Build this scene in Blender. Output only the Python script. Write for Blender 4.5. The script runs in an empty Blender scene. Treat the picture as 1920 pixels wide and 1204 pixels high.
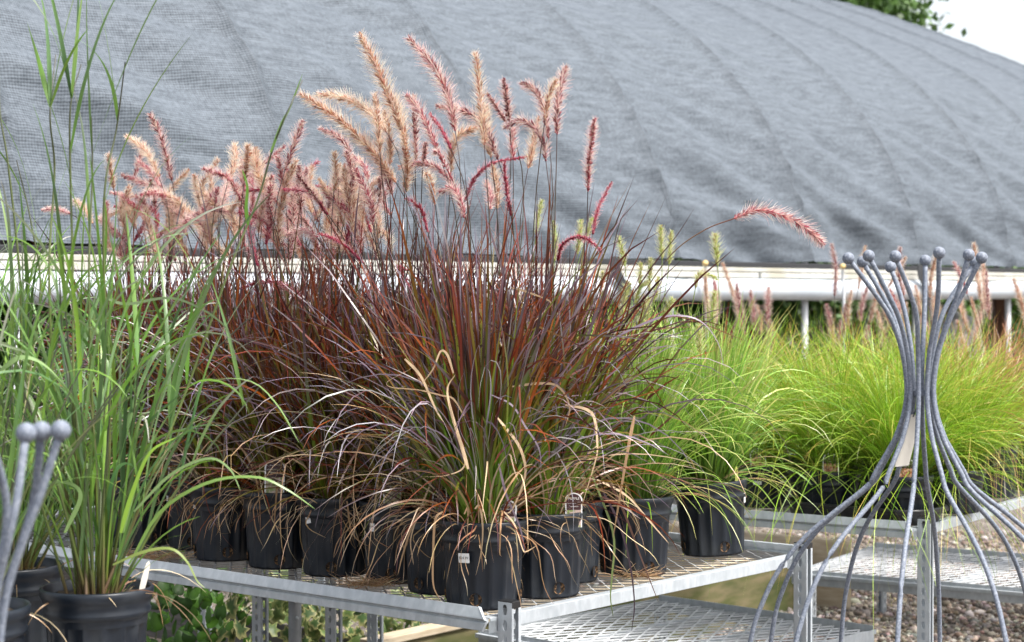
import bpy, math, random
import numpy as np
from mathutils import Vector, noise

# ------------------------------------------------------------------ camera, sky, sun, exposure
scene = bpy.context.scene
col = scene.collection
FPX = 3480.0
cam_data = bpy.data.cameras.new('camera')
cam = bpy.data.objects.new('camera', cam_data); col.objects.link(cam)
cam.location = (0, 0, 1.5)
cam.rotation_euler = (math.radians(90 - 0.856), 0, 0)
cam_data.sensor_fit = 'HORIZONTAL'; cam_data.sensor_width = 36.0
cam_data.lens = FPX / 1920 * 36.0
cam_data.clip_start = 0.05; cam_data.clip_end = 2000
cam_data.dof.use_dof = True
cam_data.dof.focus_distance = 4.65
cam_data.dof.aperture_fstop = 6.3
scene.camera = cam

SUN_EL, SUN_AZ = 58.0, 118.0          # azimuth clockwise from +Y
world = bpy.data.worlds.new('World'); scene.world = world; world.use_nodes = True
wn, wl = world.node_tree.nodes, world.node_tree.links
bg = wn['Background']
sky = wn.new('ShaderNodeTexSky'); sky.sky_type = 'NISHITA'; sky.sun_disc = False
sky.sun_elevation = math.radians(SUN_EL); sky.sun_rotation = math.radians(SUN_AZ)
sky.air_density = 1.0; sky.dust_density = 4.0; sky.ozone_density = 1.0
hsv = wn.new('ShaderNodeHueSaturation'); hsv.inputs['Saturation'].default_value = 0.35
wl.new(sky.outputs[0], hsv.inputs['Color']); wl.new(hsv.outputs[0], bg.inputs['Color'])
bg.inputs['Strength'].default_value = 0.14
sd = bpy.data.lights.new('sun', 'SUN'); sun = bpy.data.objects.new('sun', sd); col.objects.link(sun)
sd.energy = 2.5; sd.angle = math.radians(9); sd.color = (1.0, 0.96, 0.9)
a, e = math.radians(SUN_AZ), math.radians(SUN_EL)
sun.rotation_euler = (-Vector((math.sin(a) * math.cos(e), math.cos(a) * math.cos(e), math.sin(e)))).to_track_quat('-Z', 'Y').to_euler()
sun.location = (5, -5, 12)
scene.view_settings.view_transform = 'Standard'; scene.view_settings.look = 'None'
scene.view_settings.exposure = 1.32; scene.view_settings.gamma = 1.0
scene.view_settings.use_curve_mapping = False
scene.render.engine = 'CYCLES'
scene.cycles.use_denoising = True
scene.cycles.max_bounces = 8; scene.cycles.transparent_max_bounces = 8

# ------------------------------------------------------------------ frames of reference
DB = np.array([0.6414, 0.7672, 0.0]); DN = np.array([-0.7672, 0.6414, 0.0])
ANG = math.atan2(DB[1], DB[0])
def nb(n, b, z=0.0):                      # place coordinates: n across the aisles, b along them
    return DN * n + DB * b + np.array([0, 0, z])
def un(px, py, Y):                        # a point seen at (px, py) at distance Y
    return np.array([(px - 960) / FPX * Y, Y, 1.5 + (550 - py) / FPX * Y])
R = np.random.default_rng(11)
random.seed(5)

# ------------------------------------------------------------------ materials
MATS = {}
def mat(name, color=(0.5, 0.5, 0.5), rough=0.6, metal=0.0, spec=0.5):
    m = bpy.data.materials.new(name); m.use_nodes = True
    b = m.node_tree.nodes['Principled BSDF']
    b.inputs['Base Color'].default_value = (*color, 1); b.inputs['Roughness'].default_value = rough
    b.inputs['Metallic'].default_value = metal; b.inputs['Specular IOR Level'].default_value = spec
    MATS[name] = m
    return m, m.node_tree.nodes, m.node_tree.links, b
def noisemix(name, c1, c2, scale, rough=0.6, metal=0.0, spec=0.5, lo=0.35, hi=0.65, stretch=None, bump=0.0, detail=4, c3=None, scale3=1.0):
    m, n, l, b = mat(name, c1, rough, metal, spec)
    tc = n.new('ShaderNodeTexCoord'); src = tc.outputs['Object']
    if stretch:
        mp = n.new('ShaderNodeMapping'); mp.inputs['Scale'].default_value = stretch
        l.new(src, mp.inputs[0]); src = mp.outputs[0]
    nz = n.new('ShaderNodeTexNoise'); nz.inputs['Scale'].default_value = scale; nz.inputs['Detail'].default_value = detail
    l.new(src, nz.inputs['Vector'])
    cr = n.new('ShaderNodeValToRGB'); cr.color_ramp.elements[0].position = lo; cr.color_ramp.elements[1].position = hi
    cr.color_ramp.elements[0].color = (*c1, 1); cr.color_ramp.elements[1].color = (*c2, 1)
    l.new(nz.outputs[0], cr.inputs[0]); out = cr.outputs[0]
    if c3:
        n2 = n.new('ShaderNodeTexNoise'); n2.inputs['Scale'].default_value = scale3; n2.inputs['Detail'].default_value = 3
        l.new(src, n2.inputs['Vector'])
        r2 = n.new('ShaderNodeValToRGB'); r2.color_ramp.elements[0].position = 0.5; r2.color_ramp.elements[1].position = 0.68
        l.new(n2.outputs[0], r2.inputs[0])
        mx = n.new('ShaderNodeMix'); mx.data_type = 'RGBA'; mx.inputs[7].default_value = (*c3, 1)
        l.new(r2.outputs[0], mx.inputs[0]); l.new(out, mx.inputs[6]); out = mx.outputs[2]
    l.new(out, b.inputs['Base Color'])
    if bump:
        bp = n.new('ShaderNodeBump'); bp.inputs['Strength'].default_value = bump; bp.inputs['Distance'].default_value = 0.01
        l.new(nz.outputs[0], bp.inputs['Height']); l.new(bp.outputs[0], b.inputs['Normal'])
    return m
def attr_leaf(name, rough, trans, spec=0.5):
    m, n, l, b = mat(name, (0.1, 0.2, 0.05), rough, 0, spec)
    at = n.new('ShaderNodeAttribute'); at.attribute_name = 'tint'
    l.new(at.outputs['Color'], b.inputs['Base Color'])
    tr = n.new('ShaderNodeBsdfTranslucent'); l.new(at.outputs['Color'], tr.inputs['Color'])
    mx = n.new('ShaderNodeMixShader'); mx.inputs[0].default_value = trans
    l.new(b.outputs[0], mx.inputs[1]); l.new(tr.outputs[0], mx.inputs[2])
    l.new(mx.outputs[0], n['Material Output'].inputs['Surface'])
    return m
attr_leaf('blade', 0.30, 0.25, 0.55)
attr_leaf('green_blade', 0.38, 0.30, 0.5)
attr_leaf('plume', 0.8, 0.5, 0.15)
attr_leaf('leaf', 0.45, 0.30, 0.4)
noisemix('pot_plastic', (0.0065, 0.0095, 0.0150), (0.011, 0.0155, 0.0235), 9, rough=0.36, spec=0.42, c3=(0.022, 0.026, 0.032), scale3=14)
noisemix('soil', (0.012, 0.009, 0.006), (0.05, 0.035, 0.022), 60, rough=0.95, bump=0.6)
noisemix('root_ball', (0.02, 0.012, 0.006), (0.20, 0.11, 0.05), 130, rough=0.95, lo=0.45, hi=0.62)
noisemix('galvanized', (0.36, 0.395, 0.425), (0.47, 0.505, 0.535), 40, rough=0.45, metal=0.2, stretch=(1, 1, 0.5), c3=(0.38, 0.41, 0.44), scale3=60, bump=0.02)
noisemix('galvanized_mesh', (0.42, 0.44, 0.46), (0.60, 0.62, 0.64), 12, rough=0.45, metal=0.2)
noisemix('dull_pipe', (0.20, 0.21, 0.22), (0.28, 0.29, 0.30), 20, rough=0.5, metal=0.3)
noisemix('trellis_metal', (0.10, 0.118, 0.155), (0.18, 0.205, 0.255), 260, rough=0.6, spec=0.4, lo=0.36, hi=0.64, c3=(0.24, 0.26, 0.30), scale3=190, bump=0.08)
mat('black_plastic', (0.012, 0.012, 0.013), 0.35)
mat('black_strap', (0.02, 0.021, 0.024), 0.5)
mat('paper', (0.80, 0.80, 0.80), 0.6)
mat('cream_card', (0.72, 0.68, 0.60), 0.6)
mat('ink', (0.03, 0.03, 0.035), 0.6)
mat('white_print', (0.75, 0.73, 0.7), 0.6)
mat('label_maroon', (0.05, 0.015, 0.018), 0.4)
noisemix('label_photo', (0.22, 0.30, 0.08), (0.55, 0.40, 0.36), 90, rough=0.4, lo=0.42, hi=0.58)
noisemix('label_orange', (0.40, 0.10, 0.03), (0.70, 0.42, 0.25), 120, rough=0.4, lo=0.42, hi=0.58)
mat('tag_yellow', (0.75, 0.78, 0.20), 0.5)
noisemix('white_rail', (0.40, 0.39, 0.35), (0.48, 0.48, 0.45), 3, rough=0.5, c3=(0.36, 0.34, 0.28), scale3=2.0)
noisemix('white_film', (0.44, 0.49, 0.54), (0.52, 0.56, 0.60), 2.0, rough=0.3, bump=0.3)
mat('white_pipe', (0.58, 0.60, 0.62), 0.4)
mat('knob_yellow', (0.55, 0.40, 0.16), 0.5)
noisemix('mossy_wood', (0.075, 0.085, 0.022), (0.17, 0.14, 0.075), 5, rough=0.9, stretch=(1, 1, 4), bump=0.3, c3=(0.045, 0.06, 0.012), scale3=3)
noisemix('grey_wood', (0.07, 0.066, 0.06), (0.14, 0.13, 0.12), 8, rough=0.9, stretch=(1, 8, 8), bump=0.3)
noisemix('cut_wood', (0.36, 0.29, 0.20), (0.46, 0.39, 0.29), 10, rough=0.85, stretch=(1, 6, 6))
noisemix('brown_wood', (0.10, 0.05, 0.03), (0.16, 0.085, 0.05), 6, rough=0.85)
noisemix('bark', (0.06, 0.045, 0.03), (0.13, 0.10, 0.07), 10, rough=0.9, bump=0.5)
noisemix('soil_bed', (0.018, 0.014, 0.010), (0.06, 0.045, 0.034), 22, rough=0.95, bump=0.8, detail=8)
noisemix('thatch', (0.22, 0.15, 0.09), (0.38, 0.27, 0.17), 40, rough=0.9)

def cloth_material():
    m, n, l, b = mat('shade_cloth', (0.2, 0.22, 0.25), 0.7, 0, 0.15)
    uv = n.new('ShaderNodeUVMap'); uv.uv_map = 'metres'
    sx = n.new('ShaderNodeSeparateXYZ'); l.new(uv.outputs[0], sx.inputs[0])
    def sinw(sock, pitch):
        k = n.new('ShaderNodeMath'); k.operation = 'MULTIPLY'; k.inputs[1].default_value = 2 * math.pi / pitch; l.new(sock, k.inputs[0])
        s = n.new('ShaderNodeMath'); s.operation = 'SINE'; l.new(k.outputs[0], s.inputs[0]); return s.outputs[0]
    su, sv = sinw(sx.outputs[0], 0.0155), sinw(sx.outputs[1], 0.0140)
    mul = n.new('ShaderNodeMath'); mul.operation = 'MULTIPLY_ADD'; l.new(su, mul.inputs[0]); mul.inputs[1].default_value = 0.55; l.new(sv, mul.inputs[2])
    sc = n.new('ShaderNodeMapRange'); sc.inputs[1].default_value = -1.5; sc.inputs[2].default_value = 1.5; l.new(mul.outputs[0], sc.inputs[0])
    mp = n.new('ShaderNodeMapping'); mp.inputs['Scale'].default_value = (5, 26, 1); l.new(uv.outputs[0], mp.inputs[0])
    nz = n.new('ShaderNodeTexNoise'); nz.inputs['Scale'].default_value = 1.0; nz.inputs['Detail'].default_value = 6; nz.inputs['Roughness'].default_value = 0.65; l.new(mp.outputs[0], nz.inputs['Vector'])
    nf = n.new('ShaderNodeTexNoise'); nf.inputs['Scale'].default_value = 42.0; nf.inputs['Detail'].default_value = 6; nf.inputs['Roughness'].default_value = 0.8; l.new(uv.outputs[0], nf.inputs['Vector'])
    def stretch(sock):
        q = n.new('ShaderNodeMapRange'); q.inputs[1].default_value = 0.32; q.inputs[2].default_value = 0.68; l.new(sock, q.inputs[0]); return q.outputs[0]
    a1 = n.new('ShaderNodeMath'); a1.operation = 'MULTIPLY_ADD'; l.new(stretch(nz.outputs[0]), a1.inputs[0]); a1.inputs[1].default_value = 0.45
    a2 = n.new('ShaderNodeMath'); a2.operation = 'MULTIPLY_ADD'; l.new(stretch(nf.outputs[0]), a2.inputs[0]); a2.inputs[1].default_value = 0.65
    a3 = n.new('ShaderNodeMath'); a3.operation = 'MULTIPLY'; l.new(sc.outputs[0], a3.inputs[0]); a3.inputs[1].default_value = 0.8
    l.new(a3.outputs[0], a2.inputs[2]); l.new(a2.outputs[0], a1.inputs[2])
    cr = n.new('ShaderNodeValToRGB')
    cr.color_ramp.elements[0].position = 0.0; cr.color_ramp.elements[1].position = 1.0
    cr.color_ramp.elements[0].color = (0.016, 0.021, 0.027, 1); cr.color_ramp.elements[1].color = (0.170, 0.195, 0.226, 1)
    sca = n.new('ShaderNodeMapRange'); sca.inputs[1].default_value = 0.25; sca.inputs[2].default_value = 1.65; l.new(a1.outputs[0], sca.inputs[0]); l.new(sca.outputs[0], cr.inputs[0])
    at = n.new('ShaderNodeAttribute'); at.attribute_name = 'tint'          # doubled, stitched cloth along each seam
    sm = n.new('ShaderNodeMix'); sm.data_type = 'RGBA'; sm.blend_type = 'MULTIPLY'; sm.inputs[0].default_value = 1.0
    l.new(cr.outputs[0], sm.inputs[6]); l.new(at.outputs['Color'], sm.inputs[7]); l.new(sm.outputs[2], b.inputs['Base Color'])
    bp = n.new('ShaderNodeBump'); bp.inputs['Strength'].default_value = 0.25; bp.inputs['Distance'].default_value = 0.004
    l.new(sc.outputs[0], bp.inputs['Height']); l.new(bp.outputs[0], b.inputs['Normal'])
cloth_material()
def ground_material():
    m, n, l, b = mat('gravel_ground', (0.2, 0.18, 0.16), 0.95)
    tc = n.new('ShaderNodeTexCoord')
    vo = n.new('ShaderNodeTexVoronoi'); vo.inputs['Scale'].default_value = 60; l.new(tc.outputs['Object'], vo.inputs['Vector'])
    cr = n.new('ShaderNodeValToRGB'); e = cr.color_ramp.elements
    e[0].color = (0.05, 0.04, 0.032, 1); e[1].color = (0.30, 0.26, 0.22, 1)
    e2 = e.new(0.5); e2.color = (0.15, 0.125, 0.105, 1)
    sp = n.new('ShaderNodeSeparateColor'); l.new(vo.outputs['Color'], sp.inputs[0]); l.new(sp.outputs[0], cr.inputs[0])
    l.new(cr.outputs[0], b.inputs['Base Color'])
    bp = n.new('ShaderNodeBump'); bp.inputs['Strength'].default_value = 0.8; bp.inputs['Distance'].default_value = 0.02; bp.invert = True
    l.new(vo.outputs['Distance'], bp.inputs['Height']); l.new(bp.outputs[0], b.inputs['Normal'])
ground_material()

# ------------------------------------------------------------------ mesh helpers
def quads_mesh(name, V, F, C=None, smooth=True, uv=None):
    V = np.ascontiguousarray(V, dtype=np.float32); F = np.ascontiguousarray(F, dtype=np.int32)
    me = bpy.data.meshes.new(name); k = F.shape[1]
    me.vertices.add(len(V)); me.vertices.foreach_set('co', V.ravel())
    me.loops.add(F.size); me.loops.foreach_set('vertex_index', F.ravel())
    me.polygons.add(len(F)); me.polygons.foreach_set('loop_start', np.arange(0, F.size, k, dtype=np.int32))
    me.polygons.foreach_set('loop_total', np.full(len(F), k, dtype=np.int32))
    if smooth: me.polygons.foreach_set('use_smooth', np.ones(len(F), dtype=bool))
    if C is not None:
        at = me.attributes.new('tint', 'FLOAT_COLOR', 'POINT')
        at.data.foreach_set('color', np.concatenate([C, np.ones((len(C), 1))], 1).astype(np.float32).ravel())
    if uv is not None:
        u = me.uv_layers.new(name='metres'); u.data.foreach_set('uv', uv[F.ravel()].astype(np.float32).ravel())
    me.update(calc_edges=True)
    return me
def link(name, me, material, parent=None, loc=None, rotz=None):
    o = bpy.data.objects.new(name, me); col.objects.link(o)
    if me is not None and material and not me.materials: me.materials.append(MATS[material])
    if parent: o.parent = parent
    if loc is not None: o.location = loc
    if rotz is not None: o.rotation_euler = (0, 0, rotz)
    return o
def empty(name, loc, rotz=0.0):
    o = bpy.data.objects.new(name, None); col.objects.link(o); o.location = loc; o.rotation_euler = (0, 0, rotz); o.empty_display_size = 0.1
    return o
def tag(o, label=None, cat=None, group=None, kind=None):
    if label: o['label'] = label
    if cat: o['category'] = cat
    if group: o['group'] = group
    if kind: o['kind'] = kind
    return o
def copy_tree(o, parent=None):
    c = o.copy(); col.objects.link(c)
    if parent: c.parent = parent
    for ch in list(o.children): copy_tree(ch, c)
    return c
class MB:
    def __init__(s): s.v, s.f = [], []
    def add(s, V, F):
        k = len(s.v); s.v += [tuple(p) for p in V]; s.f += [tuple(i + k for i in f) for f in F]; return s
    def box(s, x0, x1, y0, y1, z0, z1):
        return s.add([(x0,y0,z0),(x1,y0,z0),(x1,y1,z0),(x0,y1,z0),(x0,y0,z1),(x1,y0,z1),(x1,y1,z1),(x0,y1,z1)],
                     [(0,3,2,1),(4,5,6,7),(0,1,5,4),(1,2,6,5),(2,3,7,6),(3,0,4,7)])
    def tube(s, P, r, n=8, caps=True):
        V, F = tube_arrays(np.array(P, float), r, n, 0)
        k = len(V) // n
        F = [tuple(f) for f in F]
        if caps: F += [tuple(range(n))[::-1], tuple(range((k-1)*n, k*n))]
        return s.add(V, F)
    def lathe(s, prof, n=32, caps=True):
        k = len(prof); V = [(r*math.cos(2*math.pi*j/n), r*math.sin(2*math.pi*j/n), z) for r, z in prof for j in range(n)]
        F = [(i*n+j, i*n+(j+1) % n, (i+1)*n+(j+1) % n, (i+1)*n+j) for i in range(k-1) for j in range(n)]
        if caps: F += [tuple(range(n))[::-1], tuple(range((k-1)*n, k*n))]
        return s.add(V, F)
    def mesh(s, name, smooth=False):
        me = bpy.data.meshes.new(name); me.from_pydata(s.v, [], s.f); me.update()
        if smooth: me.polygons.foreach_set('use_smooth', np.ones(len(s.f), dtype=bool))
        return me
    def obj(s, name, material, parent=None, smooth=False, bevel=0.0, loc=None, rotz=None):
        o = link(name, s.mesh(name, smooth), material, parent, loc, rotz)
        if bevel:
            b = o.modifiers.new('bevel', 'BEVEL'); b.width = bevel; b.segments = 2; b.limit_method = 'ANGLE'
        return o
def frames(P):
    T = np.gradient(P, axis=0); T /= np.linalg.norm(T, axis=1, keepdims=True) + 1e-9
    up = np.array([0.31, 0.17, 0.93]); up = np.where(np.abs(T @ up)[:, None] > 0.93, np.array([[0.93, 0.3, 0.1]]), up[None])
    S = np.cross(T, up); S /= np.linalg.norm(S, axis=1, keepdims=True) + 1e-9
    return T, S, np.cross(S, T)
def tube_arrays(P, r, n, off):
    T, S, U = frames(P); r = np.broadcast_to(np.asarray(r, float), (len(P),))
    a = np.arange(n) * 2 * math.pi / n
    V = P[:, None] + r[:, None, None] * (np.cos(a)[None, :, None] * S[:, None] + np.sin(a)[None, :, None] * U[:, None])
    i = np.arange(len(P) - 1)[:, None] * n; j = np.arange(n)[None]; j2 = (j + 1) % n
    F = np.stack([i + j, i + j2, i + n + j2, i + n + j], -1).reshape(-1, 4) + off
    return V.reshape(-1, 3), F
def smooth_path(P, n):
    P = np.array(P, float)
    if len(P) == 2: return P[0] + (P[1] - P[0]) * np.linspace(0, 1, n)[:, None]
    Q = np.vstack([2*P[0]-P[1], P, 2*P[-1]-P[-2]]); out = []
    t = np.linspace(0, len(P) - 1 - 1e-6, n)
    for x in t:
        k = int(x); u = x - k; a, b, c, d = Q[k], Q[k+1], Q[k+2], Q[k+3]
        out.append(0.5*((2*b) + (c-a)*u + (2*a-5*b+4*c-d)*u*u + (-a+3*b-3*c+d)*u**3))
    return np.array(out)

# ribbons: n blades, vectorised
def ribbons(base, az, th0, kap, L, w, segs, p=1.4, daz=0.0, tw=None, kink=None, tipw=0.55, wav=0.0):
    n = len(az); s = np.linspace(0, 1, segs + 1)[None]
    th = th0[:, None] + kap[:, None] * s ** (p if np.ndim(p) == 0 else p[:, None])
    th = th + wav * np.sin(s * R.uniform(5, 12, (n, 1)) + R.uniform(0, 6.28, (n, 1))) * np.minimum(1, s * 3)
    th = np.minimum(th, math.radians(172))
    if kink is not None: th = th + kink[0][:, None] * (s > kink[1][:, None])
    A = az[:, None] + (daz[:, None] if np.ndim(daz) else daz) * s + 1.6 * wav * np.sin(s * R.uniform(4, 10, (n, 1)) + R.uniform(0, 6.28, (n, 1)))
    D = np.stack([np.sin(th) * np.cos(A), np.sin(th) * np.sin(A), np.cos(th)], -1)
    step = (L / segs)[:, None, None]
    P = np.concatenate([np.zeros((n, 1, 3)), np.cumsum(0.5 * (D[:, 1:] + D[:, :-1]) * step, 1)], 1) + base[:, None]
    S = np.stack([-np.sin(A), np.cos(A), np.zeros_like(A)], -1); N = np.cross(D, S)
    ps = (tw[:, None] if tw is not None else np.zeros((n, 1))) * (0.35 + s)
    S = S * np.cos(ps)[..., None] + N * np.sin(ps)[..., None]
    W = w[:, None] * np.minimum(1, 0.45 + 2.2 * s) * np.clip(1 - s, 0, 1) ** (tipw * 0.85) + 0.0003
    V = np.stack([P - S * W[..., None] / 2, P + S * W[..., None] / 2], 2)
    m = segs + 1
    i = (np.arange(n) * m * 2)[:, None] + (np.arange(segs) * 2)[None]
    F = np.stack([i, i + 1, i + 3, i + 2], -1).reshape(-1, 4)
    return V.reshape(-1, 3), F, np.broadcast_to(s, (n, m))
class Merge:
    def __init__(s): s.V, s.F, s.C, s.k = [], [], [], 0
    def add(s, V, F, C):
        s.V.append(V); s.F.append(F + s.k); s.C.append(C); s.k += len(V)
    def mesh(s, name): return quads_mesh(name, np.concatenate(s.V), np.concatenate(s.F), np.concatenate(s.C))
def grad(s, stops, cols):                  # cols: per blade colours, list of (n,3) at stops
    s = np.asarray(s)[..., None]; out = np.broadcast_to(cols[0][:, None], s.shape[:2] + (3,)).copy()
    for k in range(len(stops) - 1):
        u = np.clip((s - stops[k]) / (stops[k+1] - stops[k]), 0, 1); u = u*u*(3-2*u)
        out = out * (1 - u) + cols[k+1][:, None] * u
    return np.repeat(out, 2, axis=1).reshape(-1, 3) if False else np.stack([out, out], 2).reshape(-1, 3)
def pick(pal, n, jit=0.18, wts=None):
    pal = np.array(pal); c = pal[R.choice(len(pal), n, p=wts)]
    return np.clip(c * (1 + R.normal(0, jit, (n, 1))) * (1 + R.normal(0, 0.06, (n, 3))), 0.002, 0.9)
def U(a, b, n): return R.uniform(a, b, n)
rad = np.radians

# ------------------------------------------------------------------ ground and gravel
gm = MB().add([(-400, -60, 0), (400, -60, 0), (400, 900, 0), (-400, 900, 0)], [(0, 1, 2, 3)])
tag(gm.obj('ground', 'gravel_ground'), kind='structure')
def pebble_field():
    t = (1 + 5 ** 0.5) / 2
    iv = np.array([(-1,t,0),(1,t,0),(-1,-t,0),(1,-t,0),(0,-1,t),(0,1,t),(0,-1,-t),(0,1,-t),(t,0,-1),(t,0,1),(-t,0,-1),(-t,0,1)]) / 1.9
    f = np.array([(0,11,5),(0,5,1),(0,1,7),(0,7,10),(0,10,11),(1,5,9),(5,11,4),(11,10,2),(10,7,6),(7,1,8),(3,9,4),(3,4,2),(3,2,6),(3,6,8),(3,8,9),(4,9,5),(2,4,11),(6,2,10),(8,6,7),(9,8,1)])
    n = 20000
    Y = U(7.5, 11.6, n); X = U(0.02, 0.30, n) * Y
    sc = R.lognormal(math.log(0.0095), 0.35, (n, 1)) * U(0.6, 1.4, (n, 3)) * np.array([1, 1, 0.75])
    V = iv[None] * sc[:, None] * U(0.8, 1.2, (n, 12))[..., None]
    A = U(0, 6.28, n); c, s = np.cos(A)[:, None], np.sin(A)[:, None]
    V = np.stack([V[..., 0]*c - V[..., 1]*s, V[..., 0]*s + V[..., 1]*c, V[..., 2]], -1)
    V += np.stack([X, Y, sc[:, 2] * 0.45], -1)[:, None]
    C = pick([(0.17,0.15,0.13),(0.10,0.085,0.07),(0.26,0.22,0.18),(0.33,0.30,0.27),(0.13,0.10,0.075),(0.20,0.15,0.11)], n, 0.25)
    F = (f[None] + (np.arange(n) * 12)[:, None, None]).reshape(-1, 3)
    o = link('gravel', quads_mesh('gravel', V.reshape(-1, 3), F, np.repeat(C, 12, 0), smooth=False), 'stone')
    tag(o, 'brown and grey gravel on the ground below the low mesh tables', 'gravel', kind='stuff')
m, n_, l_, b_ = mat('stone', (0.3, 0.3, 0.3), 0.85); at_ = n_.new('ShaderNodeAttribute'); at_.attribute_name = 'tint'; l_.new(at_.outputs['Color'], b_.inputs['Base Color'])
pebble_field()

sb = MB().add([nb(3.2, 1.5, 0.004), nb(3.2, 5.6, 0.004), nb(6.45, 5.6, 0.004), nb(6.45, 1.5, 0.004)], [(0, 1, 2, 3)])
tag(sb.obj('soil_bed', 'soil_bed'), kind='structure')
# ------------------------------------------------------------------ hoop house with shade cloth
NE, ZE = 6.6, 1.715
PROF = np.array([(0,0),(0.10,0.42),(0.265,0.80),(0.56,1.22),(0.98,1.63),(1.5,1.97),(2.05,2.24),(3.11,2.70),(4.0,3.05),(4.6,3.2),(5.2,3.05),(6.09,2.70),(7.15,2.24),(8.22,1.63),(8.64,1.22),(8.935,0.80),(9.2,0)])
RIBS = [9.47 + 1.6 * k for k in range(-5, 6)] + [18.95]
def hoop_house():
    root = empty('hoop_house', nb(NE, 10, 0))
    o0 = nb(NE, 10, 0)
    pp = smooth_path(PROF, 400); d = np.r_[0, np.cumsum(np.linalg.norm(np.diff(pp, axis=0), axis=1))]
    vs = np.r_[np.arange(0, 5.9, 0.045), np.arange(5.9, d[-1], 0.25), d[-1]]
    pu, pz = np.interp(vs, d, pp[:, 0]), np.interp(vs, d, pp[:, 1])
    tu, tz = np.gradient(pu), np.gradient(pz); ln = np.hypot(tu, tz); nu, nz = -tz / ln, tu / ln
    ss = np.unique(np.round(np.r_[np.arange(0.8, 18.951, 0.05), np.concatenate([np.arange(r - 0.06, r + 0.06, 0.012) for r in RIBS])], 3)); ss = ss[ss <= 18.951]
    rb = np.array(RIBS); k = np.clip(np.searchsorted(rb, ss), 1, len(rb) - 1)
    fr = np.clip((ss - rb[k-1]) / (rb[k] - rb[k-1]), 0, 1)
    fr = np.where(ss < rb[0], ((ss - rb[0]) / 1.6) % 1, fr)
    CS = np.ones((len(ss), len(vs), 3)); V = np.zeros((len(ss), len(vs), 3)); UVs = np.zeros((len(ss), len(vs), 2))
    for i, s in enumerate(ss):
        sag = math.sin(math.pi * fr[i])
        dr = float(np.min(np.abs(s - rb))); CS[i] = 1 - 0.22 * math.exp(-(dr / 0.014) ** 2) - 0.10 * math.exp(-((dr - 0.06) / 0.04) ** 2)
        edge = math.exp(-(dr / 0.035) ** 2)
        e2 = math.exp(-(((fr[i]) * 1.6 - 0.09) / 0.03) ** 2)
        for j, v in enumerate(vs):
            if v < 6:
                hang = math.exp(-v / 1.1)
                w1 = noise.noise((s * 0.7 - v * 0.5 + 3 + k[i] * 2.3, (v + s * 0.42) * 4.6, 1.0))        # long slanting folds
                w2 = noise.noise((s * 0.8 - 7 + k[i] * 3.1, (v + s * 0.30) * 9.0, 4.0))
                w3 = noise.noise((s * 5.0, v * 16 + s * 2, 9.0))
                dz = -0.05 * sag + 0.050 * w1 * (0.45 + hang) * (0.3 + sag) + 0.030 * w2 * (0.40 + hang) + 0.004 * w3 + 0.018 * edge - 0.012 * e2
                dz += 0.03 * hang * math.sin(fr[i] * 9 + v * 5.0) * sag * sag
                if v < 0.05: dz += 0.015
            else: dz = -0.03 * sag
            V[i, j] = DN * (pu[j] + nu[j] * dz) + DB * (s - 10) + np.array([0, 0, ZE + pz[j] + nz[j] * dz])
            UVs[i, j] = (s, v)
    a_, b_ = len(ss), len(vs)
    i = (np.arange(a_ - 1) * b_)[:, None] + np.arange(b_ - 1)[None]
    F = np.stack([i, i + b_, i + b_ + 1, i + 1], -1).reshape(-1, 4)
    link('shade_cloth', quads_mesh('shade_cloth', V.reshape(-1, 3), F, CS.reshape(-1, 3), True, UVs.reshape(-1, 2)), 'shade_cloth', root)
    L = lambda n, b, z: DN * n + DB * (b - 10) + np.array([0, 0, z])
    def bar(name, n0, n1, z0, z1, b0, b1, m, bev=0.004):
        q = MB(); c = [L(n, b, z) for b in (b0, b1) for n, z in ((n0, z0), (n1, z0), (n1, z1), (n0, z1))]
        q.add(c, [(0,1,2,3),(7,6,5,4),(0,4,5,1),(1,5,6,2),(2,6,7,3),(3,7,4,0)]); return q.obj(name, m, root, bevel=bev)
    # hem batten, hip rails, rolled side curtain
    for n0 in (0.0, 9.2):
        bar('hem_batten', n0 - 0.025, n0 + 0.02, ZE - 0.045, ZE - 0.012, 0.8, 18.95, 'black_strap')
        for q in range(6):
            b0 = 0.8 + q * 3.03
            bar('hip_rail', n0 - 0.035, n0 + 0.012, ZE - 0.075, ZE - 0.048, b0, b0 + 3.02, 'white_rail')
            bar('hip_rail', n0 - 0.045, n0 + 0.012, ZE - 0.115, ZE - 0.08, b0 + 0.5, b0 + 3.5 if q < 5 else 18.95, 'white_rail')
        P = []; rr = []
        for q in range(180):
            b = 0.8 + q * 18.15 / 179
            P.append(L(n0 - 0.03 + 0.008 * noise.noise((b * 2, 0, 0)), b, ZE - 0.19 + 0.008 * noise.noise((b * 1.3, 5, 0))))
            rr.append(0.072 + 0.006 * noise.noise((b * 3.1, 1, 3)))
        MB().tube(P, rr, 14).obj('rolled_curtain', 'white_film', root, smooth=True)
    for s in RIBS:
        for n0 in (0.035, 9.165):
            MB().tube([L(n0, s, 0), L(n0, s, ZE)], 0.024, 8).obj('post', 'white_pipe', root, smooth=True)
        path = [L(4.6 + (u - 4.6) * 0.972, s, ZE + (z - 0.02) * 0.965) for u, z in smooth_path(PROF, 40)]
        MB().tube(path, 0.022, 6).obj('hoop', 'dull_pipe', root, smooth=True)
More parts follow.
